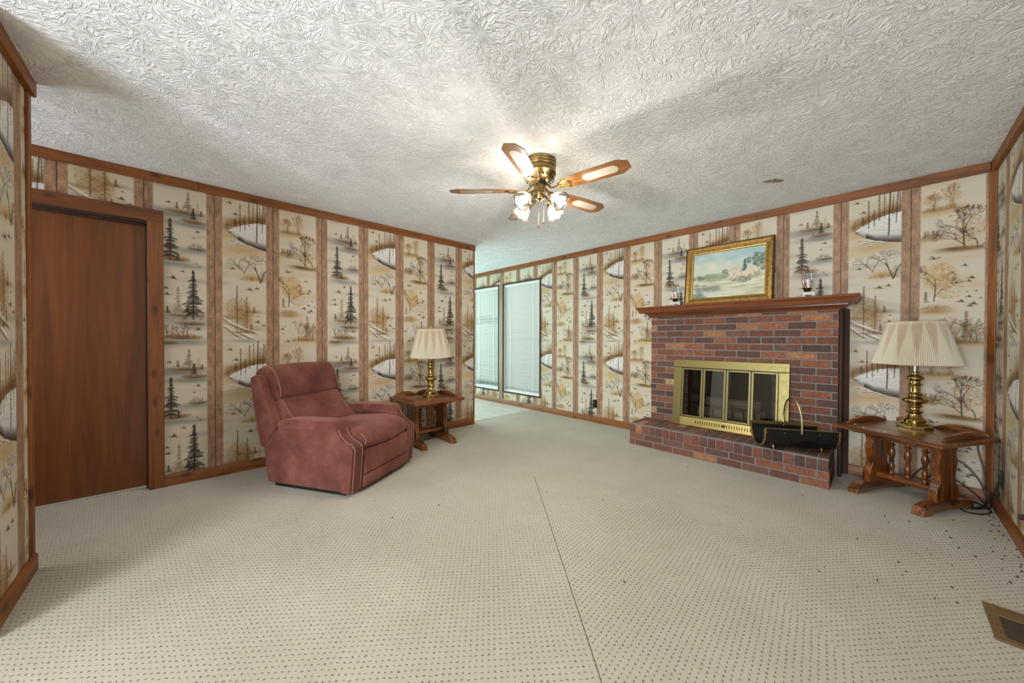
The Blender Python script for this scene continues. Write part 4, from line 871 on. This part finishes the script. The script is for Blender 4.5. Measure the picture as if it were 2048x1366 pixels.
# ---------------------------------------------------------------- fire grate and logs behind the glass
gr = empty('fire_grate', (-1.14, 4.30, .236), 0, 'black iron grate inside the firebox behind the glass doors', 'grate'); mb = MB()
for x in np.linspace(-.24, .24, 6): mb.tube([(x, -.13, .19), (x, -.13, .09), (x, -.11, .075), (x, .12, .075), (x, .14, .12)], .009, 6)
for y in (-.09, .09): mb.box(-.27, .27, y - .008, y + .008, .055, .068)
mb.build('bars', M['black'], gr)
for x in (-.2, .2):
    for y in (-.09, .09):
        mb = MB(); mb.box(x - .008, x + .008, y - .008, y + .008, 0, .06); mb.build('leg', M['black'], gr)
lm = Mat('pale_split_log'); g_ = lm.coord('Object', (3, 26, 26)); nn = lm.noise(g_, 2, 4, .65)
lm.p(Base__Color=lm.ramp(nn, [(.3, srgb(120, 92, 72)), (.7, srgb(214, 182, 152))]), Roughness=.9); lm.bump(nn, .6, .006)
for (lx, ly, lz, L, R, rz), lab in zip(((-1.15, 4.255, .372, .58, .058, .02), (-1.12, 4.37, .372, .54, .056, -.04), (-1.13, 4.32, .474, .50, .062, .05)), ('pale split log lying at the front of the grate behind the glass', 'pale split log at the back of the grate, mostly hidden', 'pale split log on top of the stack in the grate')):
    rg = []
    for s_ in np.linspace(-L / 2, L / 2, 9):
        rg.append([(s_, R * (1 + .10 * math.sin(3 * a + lx * 9) + q.uniform(-.03, .03)) * math.cos(a), R * (.92 + .08 * math.cos(2 * a) + q.uniform(-.03, .03)) * math.sin(a)) for a in np.linspace(0, 2 * PI, 13)[:-1]])
    mb = MB(); mb.rings(rg); tag(mb.build('fire_log', lm.m, loc=(lx, ly, lz), rot=(0, 0, rz), ang=60), lab, 'log', 'logs in the firebox')

# ---------------------------------------------------------------- brass and glass door unit leaning on the firebox
sx = empty('fireplace_screen', (-1.624, 3.948, HZ + .002), 0, 'brass framed fireplace screen with four glass doors leaning on the bricks', 'screen', rot=(math.radians(-6.2), 0, math.radians(2.0)))
Wd, Hd, fr, tp, bt_ = 1.022, .708, .082, .085, .092; B = M['brass_screen']
for x0 in (0, Wd - fr): MB().box(x0, x0 + fr, 0, .022, 0, Hd - tp).build('side_frame', B, sx, bevel=.005)
mb = MB(); mb.box(0, Wd, -.003, .022, Hd - tp, Hd); mb.build('top_frame', B, sx, bevel=.005)
mb = MB(); mb.box(fr, Wd - fr, -.002, .02, 0, bt_); st = mb.build('vent_strip', M['brass_bright'], sx, bevel=.004)
mb = MB()
for k in range(26): x = .24 + k * .0222; mb.box(x, x + .0065, -.0035, -.0015, .034, .066)
mb.build('slot', M['matte_black'], st)
mb = MB(); mb.lathe([(0, 0), (.014, 0), (.014, .006), (.007, .01), (.007, .02), (.013, .024), (.010, .034), (0, .036)], 16, (.505, -.002, .05), m=Matrix.Rotation(PI / 2, 4, 'X')); mb.build('draft_knob', M['black'], st)
dw = (Wd - 2 * fr) / 4
for k in range(4):
    x0, x1, z0, z1, f = fr + k * dw + .003, fr + (k + 1) * dw - .003, bt_ + .004, Hd - tp - .005, .018
    mb = MB(); mb.box(x0, x0 + f, .001, .017, z0, z1).box(x1 - f, x1, .001, .017, z0, z1).box(x0 + f, x1 - f, .001, .017, z0, z0 + f).box(x0 + f, x1 - f, .001, .017, z1 - f, z1)
    dr = mb.build('glass_door', B, sx, bevel=.003)
    mb = MB(); mb.box(x0 + f - .003, x1 - f + .003, .008, .011, z0 + f - .003, z1 - f + .003); mb.build('pane', M['smoke'], dr)
mb = MB()
for k in range(5): x = fr + k * dw; mb.box(x - .0035, x + .0035, .012, .020, bt_ - .002, Hd - tp)
mb.box(fr, Wd - fr, .012, .02, Hd - tp - .006, Hd - tp).box(fr, Wd - fr, .012, .02, bt_, bt_ + .006); mb.build('hinge_track', M['black'], sx)

# ---------------------------------------------------------------- black and brass log holder on the hearth
lh = empty('log_holder', (-.548, 3.796, HZ), math.radians(32), 'black metal log holder with brass edging and arched handle on the hearth', 'log holder')
Lh, Rh, cz = .262, .152, .190
def ucurve(R, n=26): return [(R * math.copysign(abs(math.cos(a)) ** .72, math.cos(a)), cz - (R + .018) * abs(math.sin(a)) ** .92) for a in np.linspace(PI, 2 * PI, n)]
o_, i_ = ucurve(Rh), ucurve(Rh - .004)
mb = MB(); mb.prism(o_ + i_[::-1], -Lh, Lh, 'x'); mb.build('trough', M['black'], lh, ang=50)
mb = MB()
for x in (-Lh, Lh):
    mb.prism(ucurve(Rh + .002) + ucurve(Rh - .006)[::-1], x - .011 if x > 0 else x - .001, x + .001 if x > 0 else x + .011, 'x')
for y in (-1, 1): mb.box(-Lh, Lh, y * (Rh - .0055) - .0015, y * (Rh - .0055) + .0015, cz - .024, cz + .002); mb.box(-Lh, Lh, y * (Rh - .002) - .004, y * (Rh - .002) + .004, cz, cz + .003)
mb.build('brass_edging', brass('dull_brass_edge', srgb(206, 182, 122), .3), lh)
mb = MB()
for x in np.linspace(-Lh + .02, Lh - .02, 5):
    for y in (-Rh, Rh): MB().lathe([(0, 0), (.005, 0), (.004, .003), (0, .004)], 8, (x, y + (.0012 if y > 0 else -.0012), cz - .030), m=Matrix.Rotation(-PI / 2 if y > 0 else PI / 2, 4, 'X')).build('rivet', M['steel'], lh)
arch = [(0, (Rh + .002) * math.cos(a), cz + .005 + .235 * max(0, math.sin(a)) ** .8) for a in np.linspace(0, PI, 30)]
mb = MB(); mb.tube([(0, Rh + .001, cz - .03)] + arch + [(0, -Rh - .001, cz - .03)], lambda t: .0062 if .04 < t < .96 else .009, 8); mb.build('handle', M['steel'] if False else brass('pale_brass_handle', srgb(214, 200, 160), .2), lh)
for x in (-.17, .17):
    for y in (-1, 1):
        mb = MB(); mb.tube(catmull([(x, y * .052, .052), (x, y * .072, .044), (x, y * .078, .025), (x, y * .080, .010)], 4), lambda t: .010 - .003 * t, 8); mb.lathe([(0, 0), (.014, 0), (.016, .006), (.010, .014), (0, .016)], 10, (x, y * .080, 0))
        for dx in (-.012, 0, .012): mb.lathe([(0, 0), (.005, 0), (.006, .005), (.003, .009), (0, .009)], 8, (x + dx, y * .092, 0))
        mb.build('claw_foot', M['brass_lamp'], lh)

# ---------------------------------------------------------------- painting on the mantel
pw, ph = .812, .640
pt = empty('framed_painting', (-1.150, 4.115, MZ + .001), 0, 'landscape painting in a gilt frame leaning on the wall above the mantel', 'painting', rot=(math.radians(-6.3), 0, 0))
gd = Mat('worn_gilt'); gg = gd.coord(); gd.p(Base__Color=gd.ramp(gd.noise(gg, 40, 4, .7), [(.3, srgb(96, 70, 30)), (.6, srgb(160, 122, 58)), (.8, srgb(190, 154, 84))]), Metallic=.55, Roughness=.42); gd.bump(gd.noise(gg, 120, 3), .3, .002)
gk = Mat('dark_gilt_beading'); gg = gk.coord(); gk.p(Base__Color=gk.ramp(gk.noise(gg, 90, 3, .7), [(.42, srgb(44, 34, 22)), (.68, srgb(150, 118, 60))]), Metallic=.4, Roughness=.5)
def frame_ring(mb, d0, d1, y0, y1, y2):
    """mitred frame between insets d0 (outer) and d1 (inner); section from outer depth y0, ridge y1, inner y2"""
    pts = []
    for d, y in ((d0, 0.0), (d0, y0), ((d0 + d1) / 2, y1), (d1, y2), (d1, 0.0)):
        pts.append([(-pw / 2 + d, y, d), (pw / 2 - d, y, d), (pw / 2 - d, y, ph - d), (-pw / 2 + d, y, ph - d)])
    n = len(pts)
    for k in range(n):
        a, b = pts[k], pts[(k + 1) % n]
        for i in range(4): j = (i + 1) % 4; mb.add([a[i], a[j], b[j], b[i]], [(0, 1, 2, 3)])
    return mb
f1 = frame_ring(MB(), .012, .072, -.030, -.026, -.012).build('frame', gd.m, pt, ang=20)
f2 = frame_ring(MB(), .0, .016, -.026, -.037, -.028); r_ = random.Random(4)
for k in range(150):                                                  # carved beads along the outer edge
    s_ = k / 150 * 2 * (pw + ph - .032); d = .008
    if s_ < pw - .016: x, z = -pw / 2 + d + s_, d
    elif s_ < pw + ph - .032: x, z = pw / 2 - d, d + s_ - (pw - .016)
    elif s_ < 2 * pw + ph - .048: x, z = pw / 2 - d - (s_ - (pw + ph - .032)), ph - d
    else: x, z = -pw / 2 + d, ph - d - (s_ - (2 * pw + ph - .048))
    f2.lathe([(0, -.004), (.006, -.002), (.0068, .002), (.004, .005), (0, .006)], 7, (x, -.035, z), m=Matrix.Rotation(PI / 2, 4, 'X'))
f2.build('carved_edge', gk.m, f1)
frame_ring(MB(), .066, .078, -.016, -.014, -.006).build('inner_lip', brass('gold_lip', srgb(206, 172, 96), .35), f1, ang=20)
iw, ih = pw - .15, ph - .15
P_ = Print(iw, 31, (0.80, 0.83, 0.78), False, ih, 330)
def pblob(u, z, ru, rz, c, a, hd=1.0): P_.blob(u * iw, z * ih, ru * iw, rz * ih, c, a, hd)
yy = np.linspace(0, 1, P_.H)
P_.a = P_.a[:int(round(ih * 330))]; P_.H = P_.a.shape[0]; yy = np.linspace(0, 1, P_.H)
P_.a[:] = (np.array((0.82, 0.81, 0.70)) * (1 - np.clip((yy - .45) / .5, 0, 1))[:, None] + np.array((0.62, 0.73, 0.74)) * np.clip((yy - .45) / .5, 0, 1)[:, None])[:, None, :]
rr = P_.r
for k in range(36): pblob(rr.rand(), rr.uniform(.6, .98), rr.uniform(.03, .08), rr.uniform(.03, .07), (0.86, 0.83, 0.76), rr.uniform(.1, .55))
for k in range(10): pblob(rr.rand(), rr.uniform(.8, 1), .1, .05, (0.58, 0.71, 0.76), .4)
for k in range(46): u = rr.rand(); pblob(u, rr.uniform(.0, .40), rr.uniform(.04, .14), rr.uniform(.01, .03), ((0.62, 0.62, 0.50), (0.72, 0.69, 0.56), (0.50, 0.55, 0.48))[k % 3], .6)
for k in range(26): pblob(rr.uniform(0, .28), .44 + rr.uniform(-.03, .05), .03, .03, (0.36, 0.43, 0.40), .55)
for k in range(20): pblob(rr.uniform(.22, .48), .44 + rr.uniform(-.06, .07), .04, .04, (0.52, 0.56, 0.44), .55)
def crown(u, z, ru, rz, c, n, a=.5, s_=.012):
    for k in range(n):
        t, w = rr.rand() * 6.28, math.sqrt(rr.rand()); pblob(u + ru * w * math.cos(t), z + rz * w * math.sin(t), s_ * rr.uniform(.5, 1.3), s_ * rr.uniform(.6, 1.8), np.array(c) * rr.uniform(.8, 1.2), a)
crown(.47, .49, .05, .09, (0.40, 0.44, 0.42), 70); crown(.62, .47, .12, .16, (0.50, 0.46, 0.38), 190, .4, .008); crown(.62, .50, .12, .17, (0.84, 0.74, 0.68), 190, .6, .008)
crown(.70, .34, .12, .06, (0.42, 0.44, 0.36), 120, .45); crown(.90, .72, .07, .16, (0.33, 0.41, 0.36), 150, .6); crown(.98, .66, .04, .2, (0.35, 0.42, 0.38), 80, .6); crown(.79, .72, .035, .06, (0.38, 0.45, 0.40), 40, .6)
for k in range(60): t = rr.rand(); pblob(.735 + rr.uniform(-.035, .035) * (1 - t), .50 + .24 * t, .010, .02, (0.26, 0.36, 0.36), .7)
for i in range(P_.H):                                                 # pale cottage gable and roof
    z = i / P_.H
    for j in range(P_.W):
        u = j / P_.W
        if .42 < z < .60 and .70 < u < .92:
            if z < .45 + .15 * (1 - abs(u - .78) / .075) and abs(u - .78) < .075: P_.a[i, j] = P_.a[i, j] * .2 + np.array((0.82, 0.78, 0.66)) * .8
            elif .78 <= u < .90 and z < .60 - (u - .78) * 1.1 and z > .43: P_.a[i, j] = P_.a[i, j] * .3 + np.array((0.72, 0.66, 0.55)) * .7
crown(.88, .40, .10, .06, (0.56, 0.55, 0.42), 90, .4); crown(.93, .52, .03, .14, (0.46, 0.46, 0.42), 60, .4, .008)
for k in range(40): pblob(rr.uniform(.18, .72), rr.uniform(.02, .13), .07, .012, (0.76, 0.79, 0.72), .6)
for k in range(30): pblob(rr.uniform(.2, .4), rr.uniform(.14, .24), .03, .03, (0.44, 0.47, 0.42), .35)
for k in range(40): pblob(rr.uniform(0, .2), rr.uniform(0, .3), .04, .02, (0.38, 0.44, 0.42), .5)
nx, nz = P_.W, P_.H; mb = MB(); mb.v = [(-iw / 2 + iw * i / (nx - 1), -.004, .075 + ih * j / (nz - 1)) for j in range(nz) for i in range(nx)]
mb.f = [(j * nx + i, j * nx + i + 1, (j + 1) * nx + i + 1, (j + 1) * nx + i) for j in range(nz - 1) for i in range(nx - 1)]; mb.c = [tuple(c) for c in lin(P_.a).reshape(-1, 3)]
mb.box(-iw / 2 - .01, iw / 2 + .01, -.003, .0, .065, .085 + ih)
cm = Mat('varnished_canvas'); cm.p(Base__Color=cm.attr(), Roughness=.5, Coat__Weight=.6, Coat__Roughness=.05); mb.build('canvas', cm.m, pt)

# ---------------------------------------------------------------- little hurricane candle lamps on the mantel
def make_hurricane():
    t = empty('hurricane_lamp', (0, 0, 0))
    mb = MB(); mb.box(-.042, .042, -.042, .042, .022, .050)
    for x in (-.032, .032):
        for y in (-.032, .032): mb.box(x - .008, x + .008, y - .008, y + .008, 0, .022)
    mb.build('white_base', M['white'], t, bevel=.003)
    mb = MB(); mb.lathe([(0, .05), (.018, .05), (.022, .056), (.026, .070), (.033, .086), (.030, .087), (.022, .068), (0, .058)], 24); mb.build('brass_cup', plain('dark_brass_cup', srgb(112, 88, 44), .25, 1.0), t)
    pr = catmull([(.024, .078), (.032, .10), (.041, .135), (.043, .165), (.037, .20), (.034, .225), (.038, .238)], 4); mb = MB()
    mb.lathe(pr + [(r - .0015, z) for r, z in pr[::-1]], 28, cap=False); mb.build('glass_chimney', M['clear'], t)
    om = plain('orange_wax', srgb(206, 104, 56), .45)
    mb = MB(); mb.tube(catmull([(-.002, 0, .07), (-.010, 0, .10), (-.022, 0, .125), (-.032, 0, .155), (-.030, 0, .19), (-.026, 0, .22)], 5), lambda u: .007 * (1 - .5 * u), 8)
    mb.tube(catmull([(.006, .004, .07), (.0, .004, .10), (-.008, .004, .125), (-.018, .004, .145)], 5), lambda u: .007 * (1 - .6 * u) + .001, 8); mb.build('candle', om, t)
    mb = MB(); mb.lathe([(0, .08), (.012, .08), (.015, .12), (.013, .165), (0, .172)], 14, (.008, .006, 0)); mb.build('white_candle', plain('white_wax', srgb(232, 230, 226), .5), t)
    return t
h1 = make_hurricane(); h1.location = (-1.642, 4.06, MZ + .0005); h1.rotation_euler = (0, 0, .75)
tag(h1, 'small glass hurricane candle lamp on the mantel left of the painting', 'candle lamp', 'hurricane candle lamps on the mantel')
h2 = copy_tree(h1); h2.location = (-.490, 4.06, MZ + .0005); h2.rotation_euler = (0, 0, .35)
tag(h2, 'small glass hurricane candle lamp on the mantel right of the painting', 'candle lamp', 'hurricane candle lamps on the mantel')

# ---------------------------------------------------------------- ceiling fan with four lit shades
fn = empty('ceiling_fan', (-1.71, 1.87, H), 0, 'antique brass ceiling fan with five cane inset blades and four lit shades', 'ceiling fan'); AB = M['brass_fan']
mb = MB(); mb.lathe([(0, 0), (.112, 0), (.116, -.006), (.116, -.014), (.111, -.018), (.116, -.022), (.116, -.032), (.111, -.036), (.116, -.040), (.114, -.052), (.104, -.058), (0, -.06)], 48); mb.build('canopy', AB, fn, ang=30)
hs = MB(); hs.lathe([(0, -.055), (.106, -.055), (.110, -.06), (.110, -.088), (.116, -.092), (.116, -.100), (.108, -.106), (.095, -.122), (.078, -.138), (.062, -.148), (.05, -.152), (0, -.152)], 48); ho = hs.build('motor_housing', AB, fn, ang=30)
hm_ = Mat('perforated_brass_band'); g_ = hm_.coord(); s_ = hm_.n('ShaderNodeSeparateXYZ', Vector=g_); an = hm_.math('ARCTAN2', s_.outputs[1], s_.outputs[0])
hm_.p(Base__Color=hm_.mix(hm_.math('GREATER_THAN', hm_.math('MULTIPLY', hm_.math('SINE', hm_.math('ADD', hm_.math('MULTIPLY', an, 56), hm_.math('MULTIPLY', s_.outputs[2], 450))), hm_.math('SINE', hm_.math('SUBTRACT', hm_.math('MULTIPLY', an, 56), hm_.math('MULTIPLY', s_.outputs[2], 450)))), .12), srgb(168, 140, 88), srgb(48, 38, 24)), Metallic=.8, Roughness=.35)
mb = MB(); mb.lathe([(.1105, -.061), (.1125, -.062), (.1125, -.087), (.1105, -.088)], 64, cap=False); mb.build('vent_band', hm_.m, ho)
mb = MB()
for k in range(22):
    a = 2 * PI * k / 22; R_ = Matrix.Rotation(a, 4, 'Z') @ Matrix.Translation((.0925, 0, -.1255)) @ Matrix.Rotation(math.radians(46), 4, 'Y'); mb.box(-.020, .018, -.0042, .0042, -.002, .002, R_)
mb.build('vent_slot', M['matte_black'], ho)
mb = MB(); mb.lathe([(0, -.150), (.046, -.150), (.046, -.172), (0, -.172)], 32); mb.build('flywheel', plain('dark_blue_flywheel', srgb(36, 44, 62), .4, .3), fn)
mb = MB(); mb.lathe([(0, -.170), (.040, -.170), (.043, -.176), (.043, -.212), (.046, -.216), (.046, -.222), (.036, -.228), (.034, -.262), (.030, -.272), (.014, -.280), (.006, -.290), (0, -.292)], 36); lk = mb.build('light_kit', AB, fn, ang=30)
RB, Zb = .645, -.212
blade = [(.185, -.045), (.20, -.055), (.33, -.062), (.585, -.071), (.645, -.034), (.645, .034), (.585, .071), (.33, .062), (.20, .055), (.185, .045)]
def slot(x0, x1, w, n=8): return [(x1 - w + w * math.cos(a), w * math.sin(a)) for a in np.linspace(-PI / 2, PI / 2, n)] + [(x0 + w - w * math.cos(a), w * math.sin(a)) for a in np.linspace(PI / 2, -PI / 2, n)]
b0 = None
for k in range(5):
    a = math.radians(-62.5 + 72 * k)
    if b0 is None:
        mb = MB(); mb.prism(blade, -.003, .003, 'z'); b0 = mb.build('fan_blade', M['oak'], fn, bevel=.0015, seg=1)
        mb = MB(); mb.prism(slot(.335, .575, .036), -.0042, -.0032, 'z'); mb.build('cane_inset', M['cane'], b0)
        ir = MB(); ir.tube(catmull([(.035, 0, .045), (.065, 0, .030), (.09, 0, .002), (.13, 0, -.006), (.175, 0, -.004)], 5), lambda t: .0085 - .002 * t, 8)
        for s2 in (-1, 1):
            ir.tube(catmull([(.15, 0, -.006), (.165, s2 * .022, -.006), (.195, s2 * .040, -.006), (.225, s2 * .046, -.006)], 5), .005, 7)
            ir.tube(catmull([(.17, 0, -.006), (.195, s2 * .014, -.006), (.225, s2 * .020, -.006), (.245, s2 * .008, -.006)], 5), .0045, 7)
        ir.prism([(.16, -.03), (.20, -.044), (.24, -.04), (.225, -.015), (.255, 0), (.225, .015), (.24, .04), (.20, .044), (.16, .03)], -.0055, -.0035, 'z')
        ir.build('blade_iron', AB, b0); bl_ = b0
    else: bl_ = copy_tree(b0, fn)
    bl_.location = (0, 0, Zb); bl_.rotation_euler = Matrix.Rotation(a, 3, 'Z').to_euler() if False else (Matrix.Rotation(a, 3, 'Z') @ Matrix.Rotation(math.radians(-11), 3, 'X')).to_euler()
bell = catmull([(.017, 0), (.020, .010), (.024, .022), (.036, .040), (.046, .058), (.052, .078), (.060, .098), (.066, .106)], 3)
s0 = None
for k in range(4):
    a = math.radians(1.9 + 90 * k); tilt = Matrix.Rotation(a, 4, 'Z') @ Matrix.Translation((.098, 0, -.268)) @ Matrix.Rotation(math.radians(128), 4, 'Y')
    mb = MB(); mb.tube([tuple(Matrix.Rotation(a, 3, 'Z') @ Vector(p)) for p in catmull([(.034, 0, -.238), (.06, 0, -.232), (.085, 0, -.244), (.096, 0, -.264)], 5)], .0075, 8)
    mb.lathe([(0, -.012), (.016, -.012), (.022, .0), (.022, .016), (.017, .02), (0, .02)], 18, m=tilt); mb.build('lamp_arm', AB, lk)
    n = 40; mb = MB(); rg = []
    for r, z in bell: rg.append([tilt @ Vector((r * (1 + .035 * math.cos(8 * t) * max(0, z / .106) ** 1.5) * math.cos(t), r * (1 + .035 * math.cos(8 * t) * max(0, z / .106) ** 1.5) * math.sin(t), z + .012 + .006 * max(0, z / .106) ** 4 * math.cos(8 * t))) for t in np.linspace(0, 2 * PI, n + 1)[:-1]])
    mb.rings(rg, cap=False); mb.build('glass_shade', M['frosted'], fn, solid=.0018)
    mb = MB(); mb.lathe([(0, .02), (.011, .022), (.013, .034), (.020, .050), (.022, .064), (.016, .078), (0, .084)], 16, m=tilt); mb.build('bulb', M['bulb'], fn)
    l = bpy.data.lights.new('fan_bulb_light', 'POINT'); l.energy = 25; l.color = (1.0, .94, .87); l.shadow_soft_size = .03
    lo = bpy.data.objects.new('fan_bulb_light', l); C.objects.link(lo); lo.parent = fn; lo.location = tilt @ Vector((0, 0, .082))
for x, y, L in ((.028, .012, .16), (-.030, .022, .175)):
    mb = MB(); mb.tube([(x, y, -.25), (x, y, -.25 - L)], .0011, 5); mb.build('pull_chain', AB, fn)
    mb = MB(); mb.lathe([(0, 0), (.003, 0), (.004, -.01), (.0075, -.03), (.007, -.038), (0, -.042)], 12, (x, y, -.25 - L)); mb.build('chain_pull', M['oak'], fn)
# ---------------------------------------------------------------- daylight, and fill added at the rear and hall windows
def area(name, loc, rot, sx, sy, power, col):
    l = bpy.data.lights.new(name, 'AREA'); l.shape = 'RECTANGLE'; l.size, l.size_y = sx, sy; l.energy = power; l.color = col
    o = bpy.data.objects.new(name, l); C.objects.link(o); o.location = loc; o.rotation_euler = rot; return o
area('added_fill_rear', (-.365, REAR - .16, 1.35), (PI / 2, 0, 0), 1.6, 1.8, 155, (.87, .94, 1.0))  # fill through the added, unseen window behind the camera
area('added_fill_hall', (-3.37, HALL - .14, 1.55), (PI / 2, 0, 0), .7, 1.3, 9, (.95, .98, 1.0))  # fill through the added hall window, brightens the left ceiling
area('daylight_far', (FAR - .16, 2.6, 1.15), (0, -PI / 2, 0), 2.0, 2.6, 70, (.68, 1.0, .93))
wd = bpy.data.worlds.new('sky'); bpy.context.scene.world = wd; wd.use_nodes = True
bg = wd.node_tree.nodes['Background']; bg.inputs[0].default_value = (.86, .95, 1.0, 1); bg.inputs[1].default_value = .85
sc = bpy.context.scene
sc.view_settings.view_transform = 'Standard'; sc.view_settings.look = 'None'; sc.view_settings.gamma = 1; sc.view_settings.use_curve_mapping = False
sc.view_settings.exposure = 0.55
